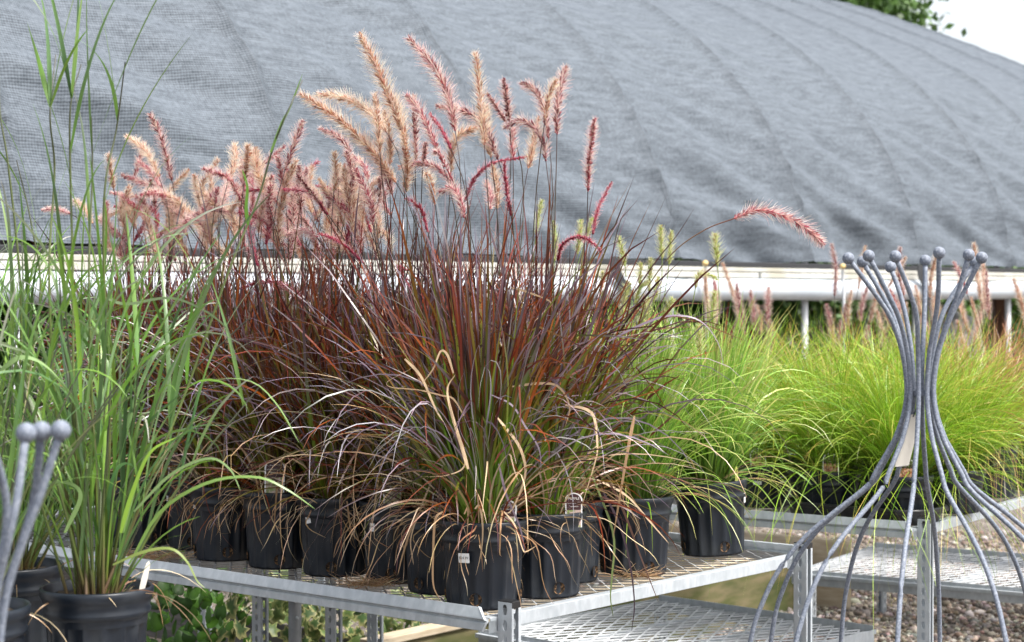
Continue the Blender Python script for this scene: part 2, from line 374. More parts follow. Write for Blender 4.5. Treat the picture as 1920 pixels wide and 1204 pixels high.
    # short white pipe ends with a yellow knob between hem and curtain
    for b in (9.6, 11.28, 14.35):
        p = smooth_path([L(-0.15, b, 0.0), L(-0.15, b, ZE - 0.3), L(-0.14, b, ZE - 0.12), L(-0.17, b - 0.05, ZE - 0.035)], 16)
        o = MB().tube(p, 0.011, 8).obj('side_pipe', 'white_pipe', root, smooth=True)
        dirv = p[-1] - p[-2]; dirv /= np.linalg.norm(dirv)
        MB().tube([p[-1] - dirv * 0.005, p[-1] + dirv * 0.012, p[-1] + dirv * 0.02], [0.018, 0.020, 0.014], 12).obj('knob', 'knob_yellow', o, smooth=True)
    for b in (8.7, 12.47):
        q = MB(); pts = smooth_path([L(-0.12, b, ZE + 0.0), L(-0.125, b, ZE - 0.1), L(-0.125, b + 0.13, ZE - 0.25), L(-0.12, b + 0.14, ZE - 0.6)], 14)
        w = DB * 0.05
        q.add([x - w for x in pts] + [x + w for x in pts], [(i, i + 1, i + 15, i + 14) for i in range(13)])
        o = q.obj('strap', 'black_strap', root); so = o.modifiers.new('solid', 'SOLIDIFY'); so.thickness = 0.006
    tag(root, 'long arched hoop house covered in grey shade cloth behind the benches', 'greenhouse')
hoop_house()

# ------------------------------------------------------------------ foliage masses: trees and bushes
def leaf_cloud(n, centre, radii, size, pal, clumps=24, seed=0):
    rg = np.random.default_rng(seed)
    cc = rg.normal(0, 1, (clumps, 3)); cc /= np.linalg.norm(cc, axis=1, keepdims=True); cc *= rg.uniform(0.45, 1.0, (clumps, 1)) ** 0.5
    k = rg.integers(0, clumps, n); P = cc[k] + rg.normal(0, 0.17, (n, 3)); P = P * np.array(radii) + np.array(centre)
    D = rg.normal(0, 1, (n, 3)); D[:, 2] -= 0.3; D /= np.linalg.norm(D, axis=1, keepdims=True)
    S = np.cross(D, rg.normal(0, 1, (n, 3))); S /= np.linalg.norm(S, axis=1, keepdims=True)
    ln = size * rg.uniform(0.6, 1.3, (n, 1)); wd = ln * 0.32
    V = np.stack([P, P + D * ln * 0.5 - S * wd, P + D * ln, P + D * ln * 0.5 + S * wd], 1)
    pal = np.array(pal); C = pal[rg.integers(0, len(pal), n)] * rg.uniform(0.7, 1.3, (n, 1)) * rg.uniform(0.75, 1.2, (clumps, 1))[k]
    return V.reshape(-1, 3), np.arange(n * 4).reshape(-1, 4), np.repeat(C, 4, 0)
GREENS = [(0.045,0.10,0.018),(0.07,0.14,0.03),(0.035,0.075,0.015),(0.10,0.18,0.05)]
def tree(name, loc, h, radii, nleaf, size, label, cat, group=None, pal=GREENS, trunk_r=0.2, seed=1, clumps=30):
    root = empty(name, loc); rg = random.Random(seed)
    q = MB(); zc = h - radii[2] * 0.9
    q.tube(smooth_path([(0,0,-0.05),(0.05*h*0.2,0,zc*0.5),(0,0.03*h*0.2,zc)], 8), np.linspace(trunk_r, trunk_r*0.55, 8), 9)
    q.obj('trunk', 'bark', root, smooth=True)
    for i in range(6):
        an = rg.uniform(0, 6.28); rr = rg.uniform(0.5, 0.85)
        q = MB().tube(smooth_path([(0,0,zc*0.8),(radii[0]*rr*0.5*math.cos(an),radii[1]*rr*0.5*math.sin(an),zc),(radii[0]*rr*math.cos(an),radii[1]*rr*math.sin(an),zc+radii[2]*rg.uniform(-.2,.6))], 7), np.linspace(trunk_r*0.5, trunk_r*0.12, 7), 6)
        q.obj('limb', 'bark', root, smooth=True)
    V, F, C = leaf_cloud(nleaf, (0, 0, zc), radii, size, pal, clumps, seed)
    tag(link('crown', quads_mesh('crown', V, F, C, False), 'leaf', root), kind='stuff')
    return tag(root, label, cat, group)
tree('broadleaf_tree', un(1490, 550, 34) * np.array([1,1,0]), 9.0, (2.1, 2.2, 3.2), 26000, 0.17, 'tall broadleaf tree rising behind the hoop house roof', 'tree', trunk_r=0.28, seed=4, clumps=70)
for i, (px, Y, h) in enumerate([(-40, 13, 2.4), (120, 13.5, 2.2), (290, 14, 2.3), (1150, 21, 2.2), (1260, 22, 2.3), (1350, 23, 2.2), (1450, 22.5, 2.3), (1540, 24, 2.4), (1640, 23, 2.2), (1735, 25, 2.4), (1835, 23.5, 2.3), (1940, 24, 2.4)]):
    bright = px == 1835
    tree('bush', un(px, 550, Y) * np.array([1, 1, 0]), h, (1.15, 1.15, h * 0.55), 4200, 0.12,
         'bright green leafy bush behind the brown timber post, under the rolled curtain' if bright else 'dark leafy bush glimpsed in the opening under the rolled white curtain',
         'bush', 'bushes seen under the rolled curtain', trunk_r=0.05, seed=20 + i, clumps=26, pal=[(0.10,0.22,0.03),(0.14,0.27,0.05),(0.07,0.15,0.02)] if bright else GREENS)

# timber post and white barrel inside the hoop house
MBp = MB().box(-0.07, 0.07, -0.07, 0.07, 0, 1.72)
tag(MBp.obj('timber_post', 'brown_wood', None, bevel=0.008, loc=un(1876, 560, 19) * np.array([1,1,0])), 'brown square timber post standing inside the hoop house', 'post')
br = empty('white_barrel', un(1772, 600, 16.5) * np.array([1,1,0]))
MB().lathe([(0.30,0.0),(0.33,0.03),(0.35,0.3),(0.34,0.33),(0.36,0.37),(0.36,0.75),(0.34,0.79),(0.35,0.82),(0.33,1.15),(0.25,1.28),(0.10,1.34)], 28).obj('body', 'white_pipe', br, smooth=True)
MB().lathe([(0.07,1.33),(0.075,1.36),(0.07,1.40)], 16).obj('cap', 'white_rail', br, smooth=True)
tag(br, 'white plastic barrel standing inside the hoop house', 'barrel')

# ------------------------------------------------------------------ benches
def slotted_panel(w, z0, z1, pitch, slot_l, slot_w):
    V, F = [], []; n = max(1, round((z1 - z0) / pitch)); ph = (z1 - z0) / n
    ang = [i * math.pi / 4 for i in range(8)]
    for k in range(n):
        za = z0 + k * ph; zc = za + ph / 2; o = len(V)
        V += [(-w/2, za), (0, za), (w/2, za), (w/2, zc), (w/2, za+ph), (0, za+ph), (-w/2, za+ph), (-w/2, zc)]
        h, r = slot_l/2 - slot_w/2, slot_w/2
        V += [(-r*0.7, zc-h-r*0.7), (0, zc-h-r), (r*0.7, zc-h-r*0.7), (r, zc), (r*0.7, zc+h+r*0.7), (0, zc+h+r), (-r*0.7, zc+h+r*0.7), (-r, zc)]
        F += [(o+i, o+(i+1) % 8, o+8+(i+1) % 8, o+8+i) for i in range(8)]
    return V, F
def channel_post(h):                     # slotted C channel: two slotted flanges and a narrow lip
    q = MB(); a, b = 0.032, 0.042
    V, F = slotted_panel(b, 0.0, h, 0.036, 0.026, 0.014)
    q.add([(-a/2, x, z) for x, z in V], F); q.add([(a/2, x, z) for x, z in V], F)
    V, F = slotted_panel(a, 0.0, h, 0.034, 0.021, 0.008)
    q.add([(x, b/2, z) for x, z in V], F)
    q.add([(-a/2, -b/2, 0), (-a/2+0.005, -b/2, 0), (-a/2+0.005, -b/2, h), (-a/2, -b/2, h)], [(0,1,2,3)])
    q.add([(a/2-0.009, -b/2, 0), (a/2, -b/2, 0), (a/2, -b/2, h), (a/2-0.009, -b/2, h)], [(0,1,2,3)])
    return q.mesh('post')
POSTS = {}
def add_post(parent, x, y, h, name='post', cap=True):
    key = round(h, 3)
    if key not in POSTS: POSTS[key] = channel_post(h)
    o = link(name, POSTS[key], 'galvanized', parent, (x, y, 0))
    so = o.modifiers.new('solid', 'SOLIDIFY'); so.thickness = 0.0022; so.offset = 0
    if cap:
        c = MB().box(-0.0165, 0.0165, -0.0225, 0.0225, h - 0.014, h + 0.003).obj('post_cap', 'black_plastic', o, bevel=0.0015)
    return o
def expanded_mesh(W, L, px, py, strand, z):
    nl = int(W / px); m = int(L / (py / 2))
    q = Merge(); y = np.linspace(0, L, m + 1)
    t = np.arange(m + 1); V, F = [], []; off = 0
    for k in range(nl + 1):
        x0 = k * W / nl; sgn = 1 if k % 2 == 0 else -1
        x = np.clip(x0 + sgn * (px / 2 * 0.92) * np.where(t % 2 == 0, 1, -1), 0, W)
        P = np.stack([x, y, np.full(m + 1, z) + 0.0006 * sgn], -1)
        w = np.array([strand / 2, 0, 0]); h = np.array([0, 0, 0.0022])
        V += [P - w + h, P + w + h * 0.1, P + w - h]; 
        b0 = off; i = np.arange(m)
        n1 = m + 1
        for r0, r1 in ((0, 1), (1, 2)):
            F.append(np.stack([b0 + r0*n1 + i, b0 + r1*n1 + i, b0 + r1*n1 + i + 1, b0 + r0*n1 + i + 1], -1))
        off += 3 * n1
    return np.concatenate(V), np.concatenate(F)
def rail_profile(P, y0, y1, x, sgn, name, parent, tilt=0.0):
    prof = [(-0.006, 0.027), (0.000, 0.029), (0.009, 0.006), (0.010, 0.002), (0.001, -0.001), (0.001, -0.004), (0.006, -0.007), (0.007, -0.026), (0.001, -0.026), (0.000, -0.009), (-0.004, -0.003), (-0.004, 0.002), (0.004, 0.005)]
    cut = 0.03
    V = []; 
    for y, s in ((y0, 1), (y1, -1)):
        for dx, dz in prof:
            sh = cut * max(0, (dz - 0.002) / 0.031) * s + 0.012 * max(0, (-0.012 - dz) / 0.018) * s
            V.append((x + sgn * dx, y + sh, P + dz))
    n = len(prof); F = [(i, (i+1) % n, n + (i+1) % n, n + i) for i in range(n)] + [tuple(range(n)), tuple(range(n, 2*n))[::-1]]
    o = MB().add(V, F).obj(name, 'galvanized', parent, bevel=0.0012); return o
def bench(name, n, b, W, L, z, rot=0.0, px=0.030, py=0.066, strand=0.0085, extra_legs=(), label='', group=None, post_h=0.035):
    root = empty(name, nb(n, b), ANG + rot)
    V, F = expanded_mesh(W - 0.02, L - 0.02, px, py, strand, 0)
    o = link('mesh_top', quads_mesh('mesh_top', V, F, None, False), 'galvanized_mesh', root, (0.01, 0.01, z)); tag(o, kind='stuff')
    rail_profile(z, 0.0, L, 0.0, -1, 'side_rail', root); rail_profile(z, 0.0, L, W, 1, 'side_rail', root)
    for y, s in ((0.0, -1), (L, 1)):
        MB().box(0.012, W - 0.012, min(y, y - s * 0.003), max(y, y - s * 0.003), z - 0.028, z + 0.004).box(0.012, W - 0.012, min(y - s*0.0035, y - s * 0.03), max(y - s*0.0035, y - s * 0.03), z + 0.001, z + 0.004).obj('end_rail', 'galvanized', root, bevel=0.0015)
        for x in (0.055, W - 0.03):
            add_post(root, x, y + s * 0.0225, z + post_h)
            MB().box(x - 0.05, x + 0.05, min(y + s*0.0005, y - s*0.0008) , max(y + s*0.0005, y + s*0.0012), z - 0.032, z - 0.004).obj('bracket', 'galvanized', root)
    for k in range(1, 4):
        y = L * k / 4
        MB().box(0.01, W - 0.01, y - 0.015, y + 0.015, z - 0.032, z - 0.005).obj('cross_brace', 'galvanized', root)
    for (ex, ey, kind) in extra_legs:
        if kind == 'pipe':
            o = MB().tube([(ex, ey, 0), (ex, ey, z - 0.005)], 0.021, 16).obj('pipe_leg', 'dull_pipe', root, smooth=True)
            for zz in (0.10, 0.22, 0.34, 0.46, 0.58):
                MB().lathe([(0.006, 0), (0.006, 0.004), (0.003, 0.006)], 8).obj('screw', 'galvanized', o).matrix_local = __import__('mathutils').Matrix.Translation((ex - 0.012, ey - 0.02, zz)) @ __import__('mathutils').Matrix.Rotation(math.radians(90), 4, 'X')
        else: add_post(root, ex, ey, z - 0.004, cap=False)
    tag(root, label, 'bench', group)
    return root
ZB = 0.73
N1, B1 = 2.841, 3.307
def loc1(px, Y):                          # local (x, y) on the front bench of a point seen at column px, distance Y
    p = un(px, 550, Y); return (p @ DB - B1, p @ DN - N1)
xl = [loc1(487, 6.0) + ('s',), loc1(552, 5.95) + ('pipe',), loc1(625, 5.75) + ('s',), loc1(703, 6.05) + ('s',)]
G_B = 'galvanised mesh display benches'
bench('display_bench', N1, B1, 1.42, 2.6, ZB, extra_legs=xl, label='galvanised mesh bench crowded with purple fountain grass pots', group=G_B, post_h=0.04)
p2 = un(1742, 550, 6.03)
ROT2 = math.radians(6)
bench('display_bench', p2 @ DN + 0.03, p2 @ DB - 0.05, 1.5, 2.5, ZB, rot=ROT2, label='galvanised mesh bench holding squat pots of golden green sedge', group=G_B)
bench('display_bench', 2.6, 1.15, 1.36, 2.4, 0.705, label='mesh bench under the tall green switchgrass pots', group=G_B)
bench('display_bench', 2.75, 7.6, 1.45, 3.2, ZB, label='mesh bench behind the sedge holding far pink plumed grasses', group=G_B)
def low_table(corner, dirx, diry, W, L, z, label):
    ang = math.atan2(dirx[1], dirx[0])
    root = empty('low_table', (corner[0], corner[1], 0), ang)
    V, F = expanded_mesh(L - 0.02, W - 0.02, 0.027, 0.10, 0.0042, 0)
    # strands run across the table
    tag(link('mesh_top', quads_mesh('mesh_top', V, F, None, False), 'galvanized_mesh', root, (0.01, -W + 0.01, z)), kind='stuff')
    for y, s in ((0, 1), (-W, -1)):
        MB().box(0, L, min(y, y + s*0.004), max(y, y + s*0.004), z - 0.045, z + 0.02).box(0, L, min(y + s*0.0045, y + s*0.02), max(y + s*0.0045, y + s*0.02), z - 0.012, z + 0.004).obj('side_rail', 'galvanized', root, bevel=0.0015)
    for x, s in ((0, -1), (L, 1)):
        MB().box(min(x, x + s*0.004), max(x, x + s*0.004), -W, 0, z - 0.04, z + 0.006).obj('end_rail', 'galvanized', root, bevel=0.0015)
    for k in (1, 2):
        MB().box(L*k/3 - 0.02, L*k/3 + 0.02, -W + 0.01, -0.01, z - 0.035, z - 0.006).obj('cross_brace', 'galvanized', root)
    for x in (0.06, L - 0.06):
        for y in (-0.06, -W + 0.06): add_post(root, x, y, z - 0.006, cap=False)
    return tag(root, label, 'table', 'low empty mesh tables')
def ulow(px, py, z): Y = (1.5 - z) / ((py - 550) / FPX); return np.array([(px - 960) / FPX * Y, Y])
zl = 0.30
c1 = ulow(1236, 1126, zl); d1 = ulow(1650, 1187, zl) - c1; L1 = np.linalg.norm(d1); d1 /= L1
low_table(c1, d1, None, 1.0, 0.98, zl, 'low empty mesh table beside the corner of the fountain grass bench')
c2 = ulow(1640, 1026, zl); d2 = ulow(1920, 1047, zl) - c2; d2 /= np.linalg.norm(d2)
w2 = np.linalg.norm(ulow(1440, 1074, zl) - c2)
low_table(c2, d2, None, 0.98, 2.0, zl, 'low empty mesh table standing under and beyond the sedge bench')

# raised bed boards behind the bench
def board(n0, b0, n1, b1, z0, z1, th, m, label, cat='board', capm=None):
    A, Bq = nb(n0, b0), nb(n1, b1); d = Bq - A; L = np.linalg.norm(d); ang = math.atan2(d[1], d[0])
    if capm:
        r = empty('timber_edging', (A[0], A[1], 0), ang)
        MB().box(0, L, -th/2, th/2, z0, z1 - 0.028).obj('board', m, r, bevel=0.004)
        MB().box(-0.02, L + 0.02, -th/2 - 0.012, th/2 + 0.012, z1 - 0.027, z1).obj('cap_board', capm, r, bevel=0.004)
    else:
        r = MB().box(0, L, -th/2, th/2, z0, z1).obj('timber_edging', m, None, bevel=0.005, loc=(A[0], A[1], 0), rotz=ang)
    return tag(r, label, cat)
board(4.5, 4.62, 4.62, 7.7, 0.0, 0.30, 0.05, 'mossy_wood', 'mossy green timber edging with pale cap behind the benches', capm='cut_wood')
board(4.66, 5.0, 6.4, 5.0, 0.06, 0.21, 0.05, 'grey_wood', 'weathered grey board lying among the ivy under the bench')
board(6.0, 7.7, 4.4, 7.75, 0.0, 0.33, 0.05, 'cut_wood', 'pale tan timber edging under the sedge bench')

# ------------------------------------------------------------------ pots, labels, stickers
def pot_mesh(r_top, r_bot, h, n=96):
    z_band = h - 0.052
    prof = [(0.0, 0.004), (r_bot - 0.008, 0.004), (r_bot - 0.004, 0.0), (r_bot, 0.006)]
    ro = lambda z: r_bot + (r_top - 0.008 - r_bot) * z / h
    body = [(ro(z), z) for z in np.linspace(0.012, z_band - 0.008, 7)]
    rim = [(ro(z_band) + 0.0, z_band - 0.004), (ro(z_band) + 0.005, z_band), (ro(z_band) + 0.006, z_band + 0.008), (ro(z_band) + 0.003, z_band + 0.012),
           (r_top - 0.003, h - 0.022), (r_top + 0.000, h - 0.018), (r_top + 0.001, h - 0.004), (r_top - 0.002, h), (r_top - 0.006, h - 0.002), (r_top - 0.009, h - 0.03), (r_top - 0.012, h - 0.07)]
    allp = prof + body + rim; V = []
    for i, (r, z) in enumerate(allp):
        flute = 3 < i + 1 <= len(prof) + len(body)
        for j in range(n):
            a = 2 * math.pi * j / n; rr = r
            if flute:
                u = (j % 6) / 6.0; rr = r - 0.0062 * (1 if u in (2/6., 3/6., 4/6.) else (0.45 if u in (1/6., 5/6.) else 0)) * min(1, max(0, (z_band - z) / 0.02))
            V.append((rr * math.cos(a), rr * math.sin(a), z))
    k = len(allp); F = [(i*n + j, i*n + (j+1) % n, (i+1)*n + (j+1) % n, (i+1)*n + j) for i in range(k-1) for j in range(n)]
    return MB().add(V, F).mesh('pot', True)
POT_H, POT_R, POT_RB = 0.215, 0.110, 0.091
ME_POT = pot_mesh(POT_R, POT_RB, POT_H)
ME_SQUAT = pot_mesh(0.108, 0.088, 0.150)
def soil_mesh(r, z):
    V = [(0, 0, z + 0.006)]; F = []
    for q, rr in enumerate((0.4, 0.75, 1.0)):
        for j in range(24): V.append((rr*r*math.cos(j*math.pi/12), rr*r*math.sin(j*math.pi/12), z + 0.004*random.uniform(-1, 1)))
    F = [(0, 1+j, 1+(j+1) % 24) for j in range(24)] + [(1+q*24+j, 1+(q+1)*24+j, 1+(q+1)*24+(j+1) % 24, 1+q*24+(j+1) % 24) for q in range(2) for j in range(24)]
    return MB().add(V, F).mesh('soil', True)
ME_SOIL = soil_mesh(POT_R - 0.0095, POT_H - 0.022); ME_SOIL2 = soil_mesh(0.098, 0.128)
def hole_mesh():
    q = MB(); n = 16; V = [(0, 0.0155*math.cos(2*math.pi*j/n), 0.0155*math.sin(2*math.pi*j/n)) for j in range(n)]
    V += [(-0.004, 0.013*math.cos(2*math.pi*j/n), 0.013*math.sin(2*math.pi*j/n)) for j in range(n)]
    return q.add(V, [(j, (j+1) % n, n+(j+1) % n, n+j) for j in range(n)] + [tuple(range(n, 2*n))]).mesh('drain_hole')
ME_HOLE = hole_mesh()
def text_mesh(s, size):
    cu = bpy.data.curves.new('lettering', 'FONT'); cu.body = s; cu.size = size; cu.align_x = 'CENTER'; cu.align_y = 'CENTER'; cu.resolution_u = 2
    t = bpy.data.objects.new('lettering', cu); col.objects.link(t); bpy.context.view_layer.update()
    me = bpy.data.meshes.new_from_object(t.evaluated_get(bpy.context.evaluated_depsgraph_get())); me.name = 'lettering'
    bpy.data.objects.remove(t); return me
ME_PRICE = text_mesh('$24.99', 0.0092); ME_PRICE2 = text_mesh('24.99', 0.0075)
ME_TXT = [text_mesh('PURPLE', 0.0085), text_mesh('FOUNTAIN GRASS', 0.0055), text_mesh('Pennisetum', 0.005)]
from mathutils import Matrix
def curved_patch(parent, r, ang, z, w, h, tilt, material, name, txt=None):
    # a sheet bent round a pot wall, facing outward at angle ang
    V, F = [], []; nx, ny = 7, 2
    for i in range(nx):
        for j in range(ny):
            x = (i/(nx-1) - 0.5) * w; y = (j/(ny-1) - 0.5) * h
            x2, y2 = x*math.cos(tilt) - y*math.sin(tilt), x*math.sin(tilt) + y*math.cos(tilt)
            rr = r + 0.013 * (y2) / 0.2 * 0.9; a = ang + x2 / r
            V.append((rr*math.cos(a), rr*math.sin(a), z + y2))
    F = [(i*ny, (i+1)*ny, (i+1)*ny+1, i*ny+1) for i in range(nx-1)]
    o = MB().add(V, F).obj(name, material, parent)
    so = o.modifiers.new('solid', 'SOLIDIFY'); so.thickness = 0.0004; so.offset = 1
    if txt:
        me = txt.copy(); 
        for v in me.vertices:
            x, y = v.co.x, v.co.y
            x2, y2 = x*math.cos(tilt) - y*math.sin(tilt), x*math.sin(tilt) + y*math.cos(tilt)
            rr = r + 0.0011 + 0.013*y2/0.2*0.9; a = ang + x2 / r
            v.co = (rr*math.cos(a), rr*math.sin(a), z + y2)
        link('lettering', me, 'ink', o)
    return o
def arch_card(w, h, z0=0.0):
    pts = [(-w/2*0.94, z0), (w/2*0.94, z0)] + [(w/2*math.cos(t), h - w/2*0.85 + w/2*0.85*math.sin(t)) for t in np.linspace(0, math.pi, 11)]
    return pts
def plant_label(parent, x, y, z, yaw, tilt, pic='label_photo', w=0.044, h=0.075):
    o = MB()
    P = arch_card(w, h, -0.012); n = len(P)
    o.add([(px_, 0, pz_) for px_, pz_ in P] + [(px_, 0.0008, pz_) for px_, pz_ in P], [tuple(range(n)), tuple(range(n, 2*n))[::-1]] + [(i, n+i, n+(i+1) % n, (i+1) % n) for i in range(n)])
    ob = o.obj('plant_label', 'paper', parent)
    ob.matrix_local = Matrix.Translation((x, y, z)) @ Matrix.Rotation(yaw, 4, 'Z') @ Matrix.Rotation(tilt, 4, 'X')
    P2 = [(a*0.86, max(b, h*0.42) - (0.003 if b > h*0.5 else 0)) for a, b in P]
    MB().add([(a, -0.0006, b) for a, b in P2], [tuple(range(len(P2)))]).obj('title_panel', 'label_maroon', ob)
    MB().add([(-w*0.41, -0.0006, -0.011), (w*0.41, -0.0006, -0.011), (w*0.41, -0.0006, h*0.415), (-w*0.41, -0.0006, h*0.415)], [(0,1,2,3)]).obj('picture_panel', pic, ob)
    for me, zz in zip(ME_TXT, (h*0.80, h*0.66, h*0.54)):
        t = link('lettering', me, 'white_print', ob); t.rotation_euler = (math.radians(90), 0, 0); t.location = (0, -0.0012, zz)
    return ob
def new_pot(name, loc, label, cat, group, rotz=None, squat=False, holes=True, tilt=(0, 0)):
    root = empty(name, loc); root.rotation_euler = (tilt[0], tilt[1], 0)
    rz = R.uniform(0, 6.28) if rotz is None else rotz
    p = link('pot', ME_SQUAT if squat else ME_POT, 'pot_plastic', root, rotz=rz)
    if holes:
        for k in range(4):
            a = k * math.pi / 2
            h = link('drain_hole', ME_HOLE, 'root_ball', p, ((POT_RB + 0.0026)*math.cos(a), (POT_RB + 0.0026)*math.sin(a), 0.028)); h.rotation_euler = (0, math.radians(5), a)
    link('soil', ME_SOIL2 if squat else ME_SOIL, 'soil', root)
    return tag(root, label, cat, group)

# ------------------------------------------------------------------ foliage of each species
def ring(n, r): a = U(0, 6.283, n); q = np.sqrt(U(0, 1, n)) * r; return q * np.cos(a), q * np.sin(a), a
PUR = [(0.22,0.050,0.012),(0.055,0.012,0.012),(0.15,0.026,0.012),(0.17,0.12,0.016),(0.14,0.10,0.12),(0.34,0.085,0.012),(0.13,0.16,0.02),(0.040,0.014,0.014),(0.030,0.012,0.014),(0.16,0.045,0.014),(0.16,0.14,0.02)]
PURT = [(0.16,0.022,0.010),(0.05,0.010,0.012),(0.24,0.055,0.012),(0.12,0.08,0.10),(0.22,0.18,0.21),(0.09,0.015,0.012)]
DRY = [(0.52,0.36,0.20),(0.40,0.25,0.13),(0.60,0.46,0.30),(0.30,0.17,0.09)]
def purple_foliage(n, z0, spread=1.0, lean=(0, 0), green=1.0, drape=40, hmul=1.0):
    m = Merge()
    def batch(k, th, kp, L, w, segs, p, pal0, pal1, pal2, stops=(0.30, 0.66, 0.92), wts=None, r=0.045, tw=0.9, wav=0.07, kinks=0.07):
        x, y, a = ring(k, r); base = np.stack([x, y, np.full(k, z0)], -1)
        az = a + R.normal(0, 0.5, k)
        V, F, s = ribbons(base, az, rad(th), rad(kp), L, w, segs, p, R.normal(0, 0.35, k), R.normal(0, tw, k), kink=(rad(U(45, 110, k)) * (R.random(k) < kinks), U(0.35, 0.8, k)), wav=wav)
        m.add(V, F, grad(s, stops, [pick(pal0, k, 0.2), pick(pal1, k, 0.25, wts), pick(pal2, k, 0.25)]))
    g = [(0.18,0.32,0.03),(0.22,0.36,0.035),(0.15,0.20,0.025),(0.16,0.28,0.03)] if green > 0.4 else [(0.15,0.20,0.02),(0.16,0.12,0.02),(0.10,0.05,0.015)]
    k = int(n * 0.70); batch(k, np.abs(R.normal(0, 12, k)) * spread, R.gamma(1.8, 13, k), np.where(R.random(k) < 0.05, U(0.75, 0.95, k), U(0.28, 0.76, k)) * hmul, U(0.0055, 0.0135, k), 8, 2.0, g, PUR, PURT)
    k = int(n * 0.16); batch(k, U(2, 24, k) * spread, U(45, 140, k), U(0.30, 0.82, k) * hmul, U(0.0045, 0.009, k), 11, 1.8, g, PUR, PURT)
    LV_SHEEN = [(0.34,0.30,0.35),(0.26,0.20,0.25),(0.42,0.38,0.40),(0.20,0.15,0.17)]  # pale lavender imitates the sky's sheen on glossy blades, put into their colour
    k = int(n * 0.11); batch(k, U(4, 30, k) * spread, U(40, 150, k), U(0.40, 0.84, k) * hmul, U(0.0035, 0.007, k), 12, 1.7, g, LV_SHEEN, LV_SHEEN, stops=(0.15, 0.4, 0.8))
    k = int(n * 0.07); batch(k, U(15, 55, k), U(60, 120, k), U(0.30, 0.55, k), U(0.0035, 0.006, k), 10, 1.1, PUR, PUR, PURT, r=0.06)
    k = int(n * 0.05); batch(k, U(8, 45, k), U(60, 170, k), U(0.30, 0.66, k), U(0.003, 0.006, k), 12, 1.2, DRY, DRY, DRY, r=0.06, tw=2.0)
    if drape:
        k = int(drape * 0.28); t0 = U(12, 55, k); batch(k, t0, U(120, 172, k) - t0, U(0.18, 0.50, k), U(0.0022, 0.0055, k), 14, U(0.5, 1.3, k), DRY + PUR[:3], DRY, DRY, r=0.085, tw=2.2, wav=0.22, kinks=0.25)
        k = int(drape * 0.75); t0 = U(20, 70, k); batch(k, t0, U(150, 175, k) - t0, U(0.10, 0.30, k), U(0.0018, 0.004, k), 12, U(0.3, 0.6, k), DRY, DRY, DRY, r=0.100, tw=2.2, wav=0.30, kinks=0.15)
        k = drape // 2; batch(k, U(10, 60, k), U(60, 150, k), U(0.06, 0.20, k), U(0.002, 0.004, k), 8, 1.0, DRY, DRY, DRY, r=0.095, tw=2.2, wav=0.3)
    return m.mesh('foliage')
GRN = [(0.18,0.36,0.025),(0.13,0.29,0.025),(0.26,0.44,0.05),(0.10,0.23,0.03)]
def green_foliage(n, z0):
    m = Merge()
    def batch(k, th, kp, L, w, segs, p, p0, p1, p2, r=0.055, tw=0.7):
        x, y, a = ring(k, r); az = a + R.normal(0, 0.5, k)
        V, F, s = ribbons(np.stack([x, y, np.full(k, z0)], -1), az, rad(th), rad(kp), L, w, segs, p, R.normal(0, 0.3, k), R.normal(0, tw, k))
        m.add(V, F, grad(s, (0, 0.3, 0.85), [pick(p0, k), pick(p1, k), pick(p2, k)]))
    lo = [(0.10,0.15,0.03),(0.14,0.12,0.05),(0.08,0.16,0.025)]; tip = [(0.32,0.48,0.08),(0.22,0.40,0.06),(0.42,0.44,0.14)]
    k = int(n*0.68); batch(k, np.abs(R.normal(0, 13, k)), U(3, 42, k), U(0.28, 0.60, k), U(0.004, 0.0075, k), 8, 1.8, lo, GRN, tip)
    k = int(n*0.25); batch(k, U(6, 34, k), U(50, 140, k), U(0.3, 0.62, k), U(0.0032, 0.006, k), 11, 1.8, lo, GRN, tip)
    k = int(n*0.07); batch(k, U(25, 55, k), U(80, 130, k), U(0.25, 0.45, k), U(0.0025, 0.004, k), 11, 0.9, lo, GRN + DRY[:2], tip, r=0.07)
    return m.mesh('foliage')
def sedge_foliage(n, z0, pal, tips, h=1.0, hang=120):
    m = Merge()
    def batch(k, th, kp, L, w, segs, p, r=0.06):
        x, y, a = ring(k, r); az = a + R.normal(0, 0.6, k)
        V, F, s = ribbons(np.stack([x, y, np.full(k, z0)], -1), az, rad(th), rad(kp), L, w, segs, p, R.normal(0, 0.4, k), R.normal(0, 0.8, k), tipw=0.4)
        m.add(V, F, grad(s, (0, 0.4, 0.95), [pick([(0.09,0.16,0.015),(0.06,0.12,0.012)], k), pick(pal, k, 0.2), pick(tips, k, 0.25)]))
    k = int(n*0.6); batch(k, np.abs(R.normal(0, 22, k)), U(10, 75, k), U(0.30, 0.62, k)*h, U(0.0018, 0.0032, k), 8, 1.6)
    k = int(n*0.4); batch(k, U(8, 44, k), U(60, 135, k), U(0.30, 0.68, k)*h, U(0.0016, 0.003, k), 11, 1.5)
    if hang: batch(hang, U(40, 65, hang), U(95, 118, hang), U(0.45, 0.85, hang), U(0.0015, 0.0028, hang), 14, 0.7, 0.08)
    return m.mesh('foliage')

